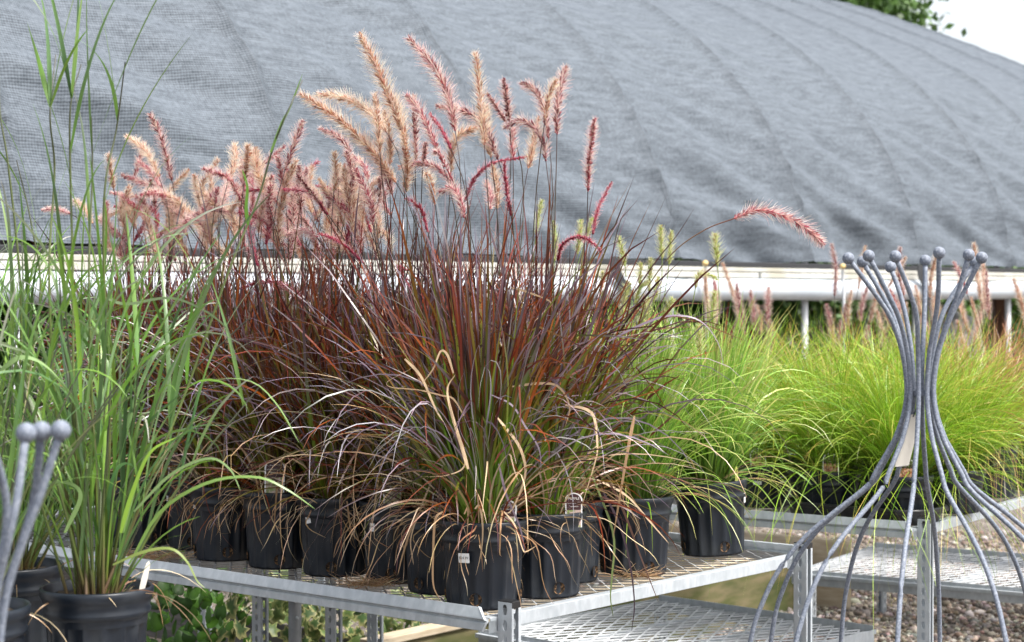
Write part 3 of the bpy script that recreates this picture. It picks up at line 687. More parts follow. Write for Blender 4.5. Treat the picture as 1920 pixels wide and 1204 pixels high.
PLUME_COL = {  # core, bristle
 'tan':  ([(0.42,0.20,0.13),(0.32,0.14,0.10),(0.54,0.29,0.18)], [(0.90,0.72,0.58),(0.92,0.80,0.69),(0.88,0.63,0.47)]),
 'burg': ([(0.22,0.045,0.06),(0.15,0.028,0.04),(0.30,0.08,0.085)], [(0.84,0.60,0.54),(0.78,0.48,0.45),(0.90,0.74,0.65)]),
 'pink': ([(0.36,0.08,0.11),(0.30,0.06,0.085),(0.46,0.14,0.16)], [(0.90,0.66,0.60),(0.92,0.77,0.69),(0.84,0.52,0.50)]),
 'red':  ([(0.40,0.06,0.10),(0.48,0.09,0.14),(0.32,0.045,0.075)], [(0.80,0.40,0.44),(0.84,0.55,0.55)]),
 'green':([(0.36,0.44,0.10),(0.44,0.50,0.15),(0.40,0.32,0.12)], [(0.74,0.78,0.40),(0.80,0.80,0.50),(0.76,0.66,0.45)]),
}
def plume_mesh(P, rad_, typ):
    P = smooth_path(P, 30); ln = np.linalg.norm(np.diff(P, axis=0), axis=1).sum()
    T, S, W = frames(P); core, bri = PLUME_COL[typ]; m = Merge()
    def strands(n, length, width, out, pal, shape):
        t = np.sort(U(0.0, 1.0, n)); x = t * 29; i = np.minimum(x.astype(int), 28); f = (x - i)[:, None]
        c = P[i] * (1-f) + P[i+1] * f; tt, ss, ww = T[i], S[i], W[i]
        a = U(0, 6.283, n)[:, None]; rr = ss*np.cos(a) + ww*np.sin(a)
        env = np.minimum(1, 0.45 + t * 3.2) * np.minimum(1, 0.42 + (1-t) * 2.0) if shape else np.minimum(1, 0.6 + t*3) * np.minimum(1, 0.5 + (1-t)*2.5)
        l = (length * env * U(0.65, 1.25, n))[:, None]
        D = tt * U(0.55, 1.0, n)[:, None] + rr * out * U(0.75, 1.2, n)[:, None] + R.normal(0, 0.10, (n, 3)); D /= np.linalg.norm(D, axis=1, keepdims=True)
        Q = np.cross(D, R.normal(0, 1, (n, 3))); Q /= np.linalg.norm(Q, axis=1, keepdims=True); w = width/2
        b = c + rr * 0.0008
        if shape: V = np.stack([b - Q*w*0.8, b + Q*w*0.8, b + D*l + Q*w*0.35, b + D*l - Q*w*0.35], 1)
        else: V = np.stack([b, b + D*l*0.5 + Q*w, b + D*l, b + D*l*0.5 - Q*w], 1)
        C = pick(pal, n, 0.12)
        C = np.repeat(C, 4, 0)
        m.add(V.reshape(-1, 3), np.arange(n*4).reshape(-1, 4), C)
    fuzz = {'red': 0.55, 'tan': 1.2}.get(typ, 1.0)
    strands(int(ln * 1250), rad_ * 0.88, 0.0042, 0.60, core, False)
    strands(int(ln * 3100 * fuzz), rad_ * 1.75, 0.00105, 0.85, bri, True)
    V, F = tube_arrays(P, np.linspace(0.0022, 0.0010, 30) * (1.7 if typ == 'red' else 1.0), 5, 0)
    m.add(V, F, np.repeat(pick(core, 1), len(V), 0))
    return m.mesh('plume')
def stem_mesh(a, b, tan, c0, c1, r=0.0015):
    d = np.linalg.norm(b - a); t = np.linspace(0, 1, 12)[:, None]
    p1 = a + np.array([0, 0, d*0.45]) + np.array([(b-a)[0], (b-a)[1], 0]) * 0.1; p2 = b - tan * d * 0.3
    P = (1-t)**3*a + 3*(1-t)**2*t*p1 + 3*(1-t)*t*t*p2 + t**3*b
    V, F = tube_arrays(P, np.linspace(r*1.25, r*0.8, 12), 5, 0)
    tt = np.repeat(t, 5, 0); C = np.array(c0)*(1-tt) + np.array(c1)*tt
    return quads_mesh('stem', V, F, C)
def add_plume(root, pw, rad_, typ, stemcol=((0.10,0.13,0.03),(0.05,0.020,0.022))):
    L = np.array(root.location); P = [np.array(p) - L for p in pw]
    o = link('plume', plume_mesh(P, rad_, typ), 'plume', root)
    tan = P[1] - P[0]; tan /= np.linalg.norm(tan)
    base = np.array([R.normal(0, 0.03), R.normal(0, 0.03), POT_H - 0.03])
    link('stem', stem_mesh(base, P[0], tan, *stemcol), 'blade', o)
    return o

# ------------------------------------------------------------------ purple fountain grasses on the front bench
plants = []
def purple_plant(px, Y, label, n=360, group='purple fountain grasses in rear rows', drape=30, rotz=None, green=1.0, spread=1.0, hmul=1.0, nbpos=None):
    p = nb(*nbpos) if nbpos is not None else un(px, 550, Y)
    loc = (p[0], p[1], ZB + 0.004)
    r = new_pot('purple_fountain_grass', loc, label, 'grass plant', group, rotz)
    f = link('foliage', purple_foliage(n, POT_H - 0.03, spread, green=green, drape=drape, hmul=hmul), 'blade', r); tag(f, kind='stuff')
    plants.append((960 + FPX * p[0] / p[1], p[1], r)); return r
G_F = 'purple fountain grasses along the bench edge'
A_CAM = lambda r, off=0.0: math.atan2(-r.location.y, -r.location.x) + off      # angle of a pot wall facing the aisle
P1 = purple_plant(906, 4.55, 'purple fountain grass pot with readable price sticker at the bench corner post', 620, G_F, 46, rotz=-math.pi/2 - 0.18, spread=1.0, hmul=1.0)
P2 = purple_plant(1019, 4.72, 'purple fountain grass pot with maroon arched label right of the corner pot', 460, G_F, 24, rotz=-math.pi/2 + 0.42)
P3 = purple_plant(831, 4.78, 'purple fountain grass pot half hidden behind the corner pot, under dangling dry leaves', 420, G_F, 46)
Q1b = purple_plant(750, 4.96, 'purple fountain grass pot with sticker and label beside the dry thatch clump', 400, G_F, 46, rotz=-math.pi/2 - 0.2, green=0.2)
Q1 = purple_plant(630, 5.08, 'purple fountain grass pot with tilted sticker behind the side rail', 440, G_F, 44, rotz=-math.pi/2 - 0.05, green=0.2)
Q2 = purple_plant(525, 5.22, 'purple fountain grass pot with tall picture label beside the rail', 430, G_F, 44, rotz=-math.pi/2 + 0.1, green=0.2)
Q3 = purple_plant(423, 5.37, 'purple fountain grass pot in the rail row with narrow sticker, no label', 420, G_F, 40, rotz=-math.pi/2 + 0.2, green=0.2)
Q4 = purple_plant(372, 5.60, 'purple fountain grass pot with small round topped label near the pile of dry thatch', 400, G_F, 40, green=0.2)
Q5 = purple_plant(250, 5.66, 'purple fountain grass pot behind the tall switchgrass, shaded', 330, G_F, 30, green=0.2)
P4 = purple_plant(1057, 4.96, 'purple fountain grass pot between the maroon labelled pot and the green grass pot', 380, G_F, 12)
for n, b in [(3.50, 3.85), (3.73, 3.86), (3.97, 3.88), (4.52, 3.66), (3.29, 3.83), (3.35, 4.09), (3.62, 4.11), (3.9, 4.12), (4.2, 4.0), (4.45, 4.02), (4.75, 3.8), (4.95, 4.05)]:
    purple_plant(0, 0, 'purple fountain grass standing in the hidden rear rows of the crowded bench', 300, drape=8, nbpos=(n, b), green=0.2)
HID = plants[10:]

curved_patch(P1, 0.0985, A_CAM(P1, -0.50), 0.128, 0.030, 0.023, 0.03, 'paper', 'price_sticker', ME_PRICE)
curved_patch(Q1, 0.099, A_CAM(Q1, -0.88), 0.155, 0.020, 0.022, 0.2, 'paper', 'price_sticker', ME_PRICE2)
curved_patch(Q1b, 0.099, A_CAM(Q1b, -0.85), 0.150, 0.018, 0.025, -0.1, 'paper', 'price_sticker', ME_PRICE2)
curved_patch(Q3, 0.100, A_CAM(Q3, -1.12), 0.160, 0.016, 0.022, -0.1, 'paper', 'price_sticker', ME_PRICE2)
curved_patch(Q4, 0.100, A_CAM(Q4, -1.2), 0.155, 0.016, 0.022, 0.05, 'paper', 'price_sticker', ME_PRICE2)
plant_label(P2, (1075 - 1019) / FPX * 4.7, -0.056, POT_H - 0.026, 0.05, -0.05)
plant_label(Q2, -0.006, -0.085, POT_H + 0.004, -0.05, -0.15, w=0.058, h=0.088)
plant_label(Q4, -0.055, -0.07, POT_H + 0.0, 0.0, -0.15, w=0.052)
plant_label(Q1b, -0.015, -0.085, POT_H + 0.002, 0.15, -0.15, w=0.05)
plant_label(P3, 0.0, -0.075, POT_H - 0.02, 0.2, -0.2, w=0.05)
plant_label(P1, 0.055, -0.05, POT_H - 0.02, -0.3, -0.25, w=0.05, h=0.07)

# plumes traced with their real distance: (points in photograph columns/rows, radius, colour)
def c4(*p): return [(550 + x / 3.01, 40 + y / 3.01) for x, y in p]
def c1r(*p): return [(x / 3.01, 100 + y / 3.01) for x, y in p]
def c5(*p): return [(550 + x / 3.01, 440 + y / 3.01) for x, y in p]
def r1(*p): return [(1050 + x / 4.013, 360 + y / 4.013) for x, y in p]
PL = [
 (c4((615,620),(560,470),(480,280),(380,80)), .025, 'tan'), (c4((915,620),(880,440),(800,270),(655,100)), .022, 'burg'),
 (c4((1078,700),(1068,560),(1050,380),(1030,180)), .018, 'tan'), (c4((1220,570),(1205,450),(1188,330)), .015, 'burg'),
 (c4((1200,570),(1150,490),(1093,410)), .012, 'burg'), (c4((1440,665),(1420,520),(1370,400),(1287,350)), .019, 'burg'),
 (c4((1488,640),(1490,480),(1510,360),(1537,265)), .018, 'burg'), (c4((1420,560),(1440,430),(1485,330)), .014, 'tan'),
 (c4((1425,790),(1410,690),(1360,600),(1280,565),(1190,600)), .016, 'burg'), (c4((1662,960),(1668,800),(1685,670),(1700,555)), .015, 'pink'),
 (c4((1690,1200),(1710,1090),(1740,1010),(1795,910)), .009, 'red'), (c4((1155,780),(1090,620),(990,520),(810,482)), .018, 'burg'),
 (c4((890,850),(895,740),(930,650),(1030,600)), .020, 'tan'), (c4((690,790),(690,640),(682,420)), .015, 'burg'),
 (c4((820,745),(770,620),(710,500),(640,420)), .018, 'pink'), (c4((890,720),(840,620),(770,522)), .010, 'red'),
 (c4((525,625),(440,520),(300,440),(135,415)), .020, 'tan'), (c4((580,910),(470,760),(320,610),(180,500),(40,412)), .022, 'tan'),
 (c4((965,1090),(920,960),(830,840),(720,805),(600,825)), .017, 'pink'), (c4((970,1010),(1030,880),(1130,800),(1320,765)), .012, 'red'),
 (c4((1240,775),(1236,690),(1242,600)), .017, 'pink'), (c4((1325,830),(1350,720),(1385,540)), .018, 'tan'),
 (c4((490,740),(480,600),(462,410)), .018, 'tan'), (c4((545,810),(545,660),(515,510)), .018, 'tan'), (c4((630,970),(645,820),(622,640)), .018, 'tan'),
 (c4((1110,1060),(1112,980),(1090,905)), .015, 'pink'), (c4((1228,1095),(1205,960),(1190,800)), .012, 'red'), (c4((800,1030),(775,900),(750,860)), .015, 'tan'),
 (c4((735,790),(748,690)), .012, 'burg'), (c4((1115,770),(1095,640),(1090,480)), .018, 'tan'), (c4((965,1110),(940,1000),(890,945),(825,965)), .015, 'pink'),
 (c4((345,800),(275,670),(150,605)), .014, 'burg'), (c4((180,1180),(200,1050),(250,920),(330,830)), .014, 'burg'), (c4((440,1190),(380,1040),(270,960),(130,930)), .010, 'red'),
 (c4((330,1190),(340,1000),(345,850)), .018, 'tan'), (c4((230,960),(240,860),(235,740)), .015, 'tan'), (c4((470,1080),(492,960),(490,880)), .012, 'burg'),
 (c4((560,980),(520,870),(440,720),(340,640)), .020, 'burg'), (c4((640,700),(600,540),(540,400)), .022, 'tan'), (c4((420,900),(400,820),(330,760)), .016, 'pink'), (c4((450,1150),(430,1000),(350,830)), .018, 'pink'),
 (c4((760,1190),(720,1060),(640,1000)), .012, 'red'), (c4((900,900),(830,760),(800,740)), .012, 'pink'), (c4((1150,1060),(1150,940),(1130,820)), .016, 'tan'),
 (c1r((972,720),(945,600),(905,460),(850,345)), .018, 'burg'), (c1r((900,700),(850,590),(790,520),(715,470)), .016, 'tan'), (c1r((645,770),(628,660),(615,570)), .014, 'tan'),
 (c1r((1000,960),(930,800),(860,680),(780,610)), .016, 'pink'), (c1r((760,700),(790,600),(820,510)), .013, 'pink'), (c1r((940,800),(1000,730),(1065,660)), .013, 'tan'),
 (c1r((1138,880),(1118,780),(1098,690)), .016, 'tan'), (c1r((1360,830),(1290,710),(1150,652)), .016, 'pink'), (c1r((1290,720),(1325,620),(1327,515)), .018, 'tan'),
 (c1r((1380,720),(1395,620),(1403,520)), .018, 'tan'), (c1r((1540,870),(1480,700),(1425,560)), .020, 'tan'), (c1r((1610,660),(1660,520),(1712,385)), .017, 'burg'),
 (c1r((1565,1120),(1580,900),(1620,740),(1670,610)), .020, 'tan'), (c1r((1180,1130),(1130,990),(1070,900),(990,840)), .017, 'tan'), (c1r((1020,1010),(1090,925),(1200,885),(1330,905)), .014, 'pink'),
 (c1r((770,990),(730,900),(690,810)), .018, 'tan'), (c1r((900,1190),(860,1040),(820,870)), .018, 'tan'), (c1r((715,1150),(700,950),(680,830)), .009, 'red'),
 (c1r((1020,900),(900,770),(800,730),(690,690)), .016, 'pink'), (c1r((1240,890),(1265,800),(1300,720)), .015, 'burg'), (c1r((1215,850),(1230,760)), .013, 'pink'),
 (c1r((1350,1010),(1365,860),(1340,740)), .018, 'pink'), (c1r((1455,1200),(1420,1060),(1400,950)), .010, 'red'), (c1r((1630,1180),(1655,950),(1660,750)), .018, 'burg'),
 (c1r((1800,840),(1740,760),(1680,690)), .014, 'burg'), (c1r((525,960),(475,870),(420,830)), .014, 'tan'), (c1r((400,905),(320,880),(240,885)), .010, 'pink'),
 (c1r((660,1040),(600,960),(560,930)), .014, 'burg'), (c1r((1790,1040),(1720,1000),(1620,1025)), .013, 'pink'), (c1r((1800,1110),(1740,970),(1680,910)), .014, 'burg'),
 (c1r((1500,800),(1450,650),(1445,540)), .018, 'tan'), (c1r((1600,760),(1580,640),(1570,590)), .015, 'pink'), (c1r((880,900),(870,800),(850,720)), .016, 'burg'),
 (c1r((960,850),(890,790),(800,800)), .016, 'pink'), (c1r((760,930),(800,830),(850,770)), .016, 'pink'), (c1r((1330,1050),(1310,930),(1230,870)), .018, 'tan'),
 (c1r((1700,900),(1690,760),(1690,640)), .018, 'burg'), (c1r((1760,900),(1740,790),(1760,640)), .018, 'tan'), (c1r((1480,960),(1500,830),(1540,690)), .018, 'pink'),
 (c1r((1420,900),(1430,760),(1380,660)), .018, 'pink'), (c1r((1540,1000),(1520,860),(1530,740)), .018, 'pink'),
 ([(565,563),(548,542),(505,528),(447,541)], .013, 'red'), ([(613,563),(606,520),(592,460),(572,415)], .018, 'burg'), ([(680,492),(650,463),(625,448),(598,438)], .009, 'red'),
 ([(1046,487),(1054,460),(1075,446),(1100,448),(1128,472)], .010, 'red'),
 (c5((640,200),(600,190),(670,320)), .009, 'red'),
]
def plume_owner(px, Yhint):
    c = [p for p in plants if abs(p[1] - Yhint) < 0.7] or plants
    return min(c, key=lambda p: abs(p[0] - px) + 90 * abs(p[1] - Yhint) + R.uniform(0, 45))
for pts, r_, ty in PL:
    x0 = pts[0][0]
    own = plume_owner(x0, R.uniform(4.6, 5.05) if x0 > 690 else (R.uniform(4.95, 5.45) if x0 > 480 else R.uniform(5.3, 5.8)))
    Y0 = own[1] + R.normal(0, 0.06); Y1 = Y0 + R.normal(0, 0.10)
    w = [un(px, py, Y0 + (Y1 - Y0) * i / (len(pts) - 1)) for i, (px, py) in enumerate(pts)]
    add_plume(own[2], w, r_, ty)
# fuller mass of heads over the rear rows
for k in range(80):
    px = R.uniform(225, 740); own = plume_owner(px, R.uniform(5.2, 5.9)); Y = own[1]
    y0 = R.uniform(370, 490) if px > 400 else R.uniform(410, 500)
    ln = R.uniform(60, 110); an = R.normal(-0.25, 0.45); b = R.normal(0, 0.5)
    pts = [(px, y0), (px + math.sin(an)*ln*0.5, y0 - math.cos(an)*ln*0.5), (px + math.sin(an + b)*ln*0.85, y0 - math.cos(an + b*0.8)*ln*0.95)]
    add_plume(own[2], [un(x, y, Y) for x, y in pts], R.uniform(.013, .018), R.choice(['tan', 'pink', 'burg', 'pink', 'tan', 'tan', 'red']))
# the long leaning head reaching over the green grass
st = [un(*p, 4.75) for p in [(1040, 930), (1080, 760), (1137, 659), (1200, 560), (1259, 477), (1320, 432), (1376, 410)]]
hp = [un(*p, 4.75) for p in [(1376, 410), (1420, 394), (1478, 408), (1520, 435), (1542, 458)]]
Lp = np.array(P2.location)
V, F = tube_arrays(smooth_path([q - Lp for q in st], 40), 0.0016, 5, 0)
o = link('plume', plume_mesh([q - Lp for q in hp], 0.019, 'pink'), 'plume', P2)
tt = np.repeat(np.linspace(0, 1, 40), 5)[:, None]
link('stem', quads_mesh('stem', V, F, np.array([(0.10,0.14,0.03)]) * (1-tt) + np.array([(0.16,0.06,0.045)]) * tt), 'blade', o)
# single long dry leaves, and others coloured lavender for sky sheen, that curl over the pots
def leaf_strip(root, pts, Y, w, colr, name='dry_leaf', Y1=None, material='blade', tipw=0.5):
    L = np.array(root.location); n = len(pts)
    P = smooth_path([un(x, y, Y + ((Y1 or Y) - Y) * i / max(1, n - 1)) - L for i, (x, y) in enumerate(pts)], 22)
    T = np.gradient(P, axis=0); T /= np.linalg.norm(T, axis=1, keepdims=True)
    view = np.array([0.25, -1, 0.15]); S = np.cross(T, view); S /= np.linalg.norm(S, axis=1, keepdims=True)
    ph = R.normal(0, 0.5) + R.normal(0, 1.3) * np.linspace(0, 1, 22); N = np.cross(S, T); S = S*np.cos(ph)[:, None] + N*np.sin(ph)[:, None]
    s = np.linspace(0, 1, 22); W = (w * np.minimum(1, 0.5 + 3*s) * (1-s)**tipw + 0.0004)[:, None]
    V = np.stack([P - S*W/2, P + S*W/2], 1).reshape(-1, 3); i = np.arange(21) * 2
    F = np.stack([i, i+1, i+3, i+2], -1); C = np.repeat(np.array([colr]) * np.ones((22, 1)), 2, 0)
    return link(name, quads_mesh(name, V, F, np.clip(C, 0, 0.9)), material, root)
TAN, TAN2, LAV_SHEEN = (0.62, 0.45, 0.28), (0.50, 0.32, 0.18), (0.20, 0.15, 0.19)  # the lavender is reflected sky painted in as leaf colour
for root, pts, Y, w, c in [
 (P1, [(870,780),(850,748),(829,742),(783,731),(736,727),(726,716),(766,694),(779,684)], 4.36, .008, TAN),
 (P1, [(759,673),(789,706),(816,766),(832,792)], 4.38, .007, TAN), (P1, [(850,700),(839,666),(826,659),(812,692),(789,722)], 4.35, .006, TAN),
 (P1, [(878,880),(866,839),(846,772),(839,729),(854,702)], 4.34, .010, TAN), (P1, [(880,840),(862,805),(859,756),(861,722),(872,694)], 4.33, .009, LAV_SHEEN),
 (P2, [(1060,760),(1098,767),(1115,785),(1120,830),(1118,860),(1095,937),(1085,987),(1115,1030),(1152,1056)], 4.5, .008, TAN),
 (P1, [(930,780),(949,804),(975,840),(985,890),(962,953),(945,965)], 4.40, .008, TAN), (P2, [(1190,780),(1183,814),(1173,870),(1158,960),(1150,1010)], 4.62, .009, TAN2),
 (P1, [(849,790),(869,844),(869,877),(836,892),(792,895)], 4.36, .006, TAN), (P2, [(960,725),(1015,719),(1048,726),(1068,762),(1060,800)], 4.45, .007, TAN),
 (P2, [(960,540),(989,548),(1032,566),(1020,585),(1002,603)], 4.5, .006, TAN), (P1, [(890,955),(899,950),(905,990),(902,1036),(892,1080)], 4.41, .006, TAN),
 (P1, [(870,965),(877,955),(876,1000),(872,1050),(879,1080)], 4.41, .005, TAN2), (P1, [(830,960),(816,975),(812,1036),(812,1096),(824,1126)], 4.40, .007, TAN2),
 (P1, [(945,960),(965,985),(980,1030),(987,1035),(1005,1025)], 4.42, .008, TAN), (P1, [(935,870),(950,930),(975,990),(985,1040)], 4.40, .006, LAV_SHEEN),
 (P1, [(920,740),(960,760),(985,800),(1010,840),(1015,880)], 4.40, .007, LAV_SHEEN), (P2, [(1020,700),(1045,720),(1075,760),(1090,830),(1096,880)], 4.52, .008, LAV_SHEEN),
 (Q1, [(640,860),(600,850),(580,880),(574,930)], 4.95, .006, LAV_SHEEN), (Q1, [(660,880),(620,890),(600,950),(590,990)], 4.95, .006, LAV_SHEEN), (Q1b, [(740,850),(715,870),(700,960),(690,1000)], 4.82, .007, TAN2),
 (Q1, [(650,940),(660,1000),(690,1025),(720,1027)], 4.93, .006, TAN2), (P3, [(800,940),(775,980),(755,1040),(745,1080)], 4.62, .006, TAN2), (Q2, [(520,900),(515,960),(513,1000)], 5.09, .006, TAN2),
 (P3, [(810,900),(790,950),(770,1010),(775,1060)], 4.62, .005, TAN), (P4, [(1140,900),(1170,960),(1200,1040),(1235,1130)], 4.75, .008, (0.22,0.12,0.09)),
 (P4, [(1130,920),(1160,980),(1180,1050),(1190,1130),(1185,1185)], 4.72, .006, (0.07,0.045,0.06)), (P4, [(1120,900),(1175,930),(1220,980),(1255,1020)], 4.8, .006, TAN),
 (P4, [(1110,890),(1150,1000),(1148,1080),(1145,1120),(1150,1158)], 4.7, .006, (0.20,0.26,0.09)),
 (P2, [(1140,640),(1200,610),(1255,592),(1310,600),(1345,640),(1358,690)], 4.62, .007, LAV_SHEEN), (P2, [(1100,720),(1170,650),(1240,600),(1290,598),(1400,640)], 4.66, .005, (0.16,0.05,0.02)),
 (P2, [(1110,640),(1180,560),(1230,490),(1270,440),(1305,385)], 4.6, .004, (0.06,0.02,0.02)), (P2, [(1120,600),(1140,520),(1165,410),(1210,370)], 4.6, .004, (0.07,0.03,0.02))]:
    leaf_strip(root, pts, Y, w, c)

# ------------------------------------------------------------------ green fountain grasses
def green_plant(px, Y, label, n=560, nbpos=None, tilt=(0, 0), rotz=None, group='green fountain grasses at the bench corner'):
    p = nb(*nbpos) if nbpos is not None else un(px, 550, Y)
    r = new_pot('green_fountain_grass', (p[0], p[1], ZB + 0.004), label, 'grass plant', group, rotz, tilt=tilt)
    tag(link('foliage', green_foliage(n, POT_H - 0.03), 'green_blade', r), kind='stuff'); return r
E1 = green_plant(1188, 5.08, 'bright green fountain grass pot next to the purple grass, drooping purple leaves over it', 860, rotz=-math.pi/2 + 0.42)
E2 = green_plant(1338, 5.43, 'bright green fountain grass in a tilted pot by itself at the bench end', 880, tilt=(0.0, -0.055), rotz=-math.pi/2 + 0.28)
E2.location.z += 0.006
E3 = green_plant(0, 0, 'green fountain grass with pale bottlebrush heads behind the two front green pots', 520, nbpos=(3.28, 4.42))
E4 = green_plant(0, 0, 'green fountain grass growing behind the purple grass with yellow green heads above', 420, nbpos=(3.56, 4.42))
GS = ((0.16,0.26,0.05),(0.22,0.30,0.08))
for own, pts, r_ in [(E3, r1((768,505),(762,400),(758,255)), .014), (E3, r1((820,545),(830,430),(838,295)), .012), (E4, r1((490,560),(468,450),(442,335)), .013),
    (E4, r1((130,470),(145,350),(158,210)), .014), (E4, r1((195,345),(215,280),(245,195)), .012), (E2, r1((1305,560),(1302,440),(1300,320)), .017), (E2, r1((1240,1010),(1255,880),(1275,755)), .017),
    (E1, r1((1020,720),(1030,650),(1080,615),(1185,655)), .012), (E3, r1((600,700),(604,620),(606,535)), .012), (E3, r1((668,745),(675,620),(682,500)), .013), (E4, r1((312,790),(318,690),(322,600)), .013),
    (E1, r1((705,830),(722,730),(742,650)), .016), (E1, [(1314,668),(1311,640),(1310,610)], .016), (E1, [(1222,665),(1224,640),(1226,612)], .016), (E3, [(1190,570),(1200,540),(1215,528)], .016),
    (E3, [(1165,600),(1172,560),(1180,530)], .016), (E3, [(1205,620),(1210,590),(1216,560)], .016), (E4, [(1040,490),(1041,450),(1037,415)], .011), (E4, [(1005,440),(1010,405),(1016,376)], .011), (E1, [(1240,600),(1252,580),(1262,560)], .014)]:
    Y = 960 and (own.location.y + R.normal(0, 0.04))
    add_plume(own, [un(x, y, Y) for x, y in pts], r_, 'green', GS)
curved_patch(E2, 0.103, -0.35, 0.16, 0.02, 0.028, 0.0, 'paper', 'price_sticker')
q = MB().add([(-0.004,0,-0.03),(0.004,0,-0.03),(0.005,0,0.02),(0.003,0,0.035),(-0.003,0,0.035),(-0.005,0,0.02)], [(0,1,2,3,4,5)])
o = q.obj('plant_tag', 'tag_yellow', E2, loc=(0.078, -0.02, POT_H)); o.modifiers.new('solid', 'SOLIDIFY').thickness = 0.001

# ------------------------------------------------------------------ sedges on the second bench, trays
SED = [(0.22,0.40,0.020),(0.16,0.33,0.015),(0.30,0.42,0.03)]; SEDT = [(0.38,0.44,0.05),(0.52,0.38,0.10),(0.30,0.44,0.04),(0.26,0.42,0.04),(0.24,0.40,0.04)]
SEDO = [(0.30,0.20,0.05),(0.24,0.24,0.04),(0.34,0.16,0.07)]; SEDOT = [(0.52,0.24,0.10),(0.48,0.22,0.14),(0.55,0.36,0.16)]
def sedge(px, Y, label, pal=SED, tips=SEDT, n=900, squat=True, lab=None, h=1.0, group='golden green sedges on the far bench', hang=60, z=ZB + 0.012):
    p = un(px, 550, Y); r = new_pot('sedge', (p[0], p[1], z), label, 'grass plant', group, squat=squat, holes=False)
    tag(link('foliage', sedge_foliage(n, 0.12 if squat else 0.185, pal, tips, h, hang), 'green_blade', r), kind='stuff')
    if lab is not None: plant_label(r, lab, -0.085, 0.15, 0.0, -0.12, 'label_orange', w=0.058, h=0.062)
    return r
S1 = sedge(1556, 6.42, 'golden green sedge in a squat pot with orange picture label in the front tray', lab=-0.01, n=1000, hang=55)
S2 = sedge(1690, 6.24, 'golden green sedge pot with orange label right at the tray end behind the trellis', lab=0.0, n=1000, hang=55)
S3 = sedge(1432, 6.62, 'golden green sedge pot with two pale stickers beside the tilted green grass pot', lab=-0.03, n=900)
S4 = sedge(1790, 6.45, 'golden green sedge in a squat pot at the outer tray corner', n=950)
S5 = sedge(1660, 6.72, 'golden green sedge in the second row, centre of the mound', n=850, hang=10)
S6 = sedge(1530, 6.9, 'golden green sedge in the second row behind the labelled tray pot', n=850, hang=10)
S7 = sedge(1400, 7.1, 'golden green sedge behind the pot with two pale stickers', n=800, hang=0)
S8 = sedge(1770, 6.95, 'golden green sedge in the second row beside the tall ribbed pot', n=850, hang=10)
S9 = sedge(1858, 6.95, 'orange tipped sedge in a tall ribbed pot at the bench edge', SEDO, SEDOT, 700, squat=False, h=0.85, group='orange tipped sedges')
S10 = sedge(1925, 7.2, 'orange tipped sedge in the farther tall pot at the bench edge', SEDO, SEDOT, 700, squat=False, h=0.85, group='orange tipped sedges')
S11 = sedge(1860, 7.4, 'orange tipped sedge behind the tall ribbed pot', SEDO, SEDOT, 600, h=1.0, group='orange tipped sedges', hang=0)
S12 = sedge(1290, 6.95, 'golden green sedge glimpsed behind the bright green fountain grasses', n=700, hang=0)
S13 = sedge(1620, 7.15, 'golden green sedge in the third row in front of the far plumes', n=700, hang=0)
curved_patch(S3, 0.099, -math.pi/2 + 0.65, 0.10, 0.03, 0.022, 0.0, 'paper', 'price_sticker')
curved_patch(S3, 0.099, -math.pi/2 - 0.35, 0.095, 0.03, 0.022, 0.0, 'paper', 'price_sticker')
def tray(px, Y, label, ang):
    p = un(px, 550, Y); r = empty('pot_tray', (p[0], p[1], ZB + 0.003), ang)
    Lx, Ly = 0.53, 0.27
    def outline(s, z): 
        pts = []
        for cx, cy, a0 in ((Lx/2-0.09, Ly/2-0.09, 0), (-Lx/2+0.09, Ly/2-0.09, 90), (-Lx/2+0.09, -Ly/2+0.09, 180), (Lx/2-0.09, -Ly/2+0.09, 270)):
            for t in range(0, 91, 15): a = math.radians(a0 + t); pts.append((cx + (0.09+s)*math.cos(a), cy + (0.09+s)*math.sin(a), z))
        return pts
    prof = [(-0.02, 0.0), (-0.016, 0.004), (0.0, 0.05), (0.004, 0.053), (0.010, 0.053), (0.011, 0.046)]
    V = [p for s, z in prof for p in outline(s, z)]; n = 28
    F = [(i*n+j, i*n+(j+1) % n, (i+1)*n+(j+1) % n, (i+1)*n+j) for i in range(len(prof)-1) for j in range(n)] + [tuple(range(n))[::-1]]
    o = MB().add(V, F).obj('tray_body', 'black_plastic', r, smooth=True); so = o.modifiers.new('solid', 'SOLIDIFY'); so.thickness = 0.002
    V = outline(0.011, 0.05); V2 = outline(0.016, 0.05); V3 = outline(0.016, 0.038)
    MB().add(V + V2 + V3, [(i*n+j, i*n+(j+1) % n, (i+1)*n+(j+1) % n, (i+1)*n+j) for i in range(2) for j in range(n)]).obj('tray_lip', 'black_plastic', r)
    return tag(r, label, 'tray', 'black plastic pot trays')
tang = math.atan2((un(1690, 550, 6.24) - un(1556, 550, 6.42))[1], (un(1690, 550, 6.24) - un(1556, 550, 6.42))[0])
tray(1621, 6.33, 'black plastic tray holding the two sedge pots with orange labels', tang)

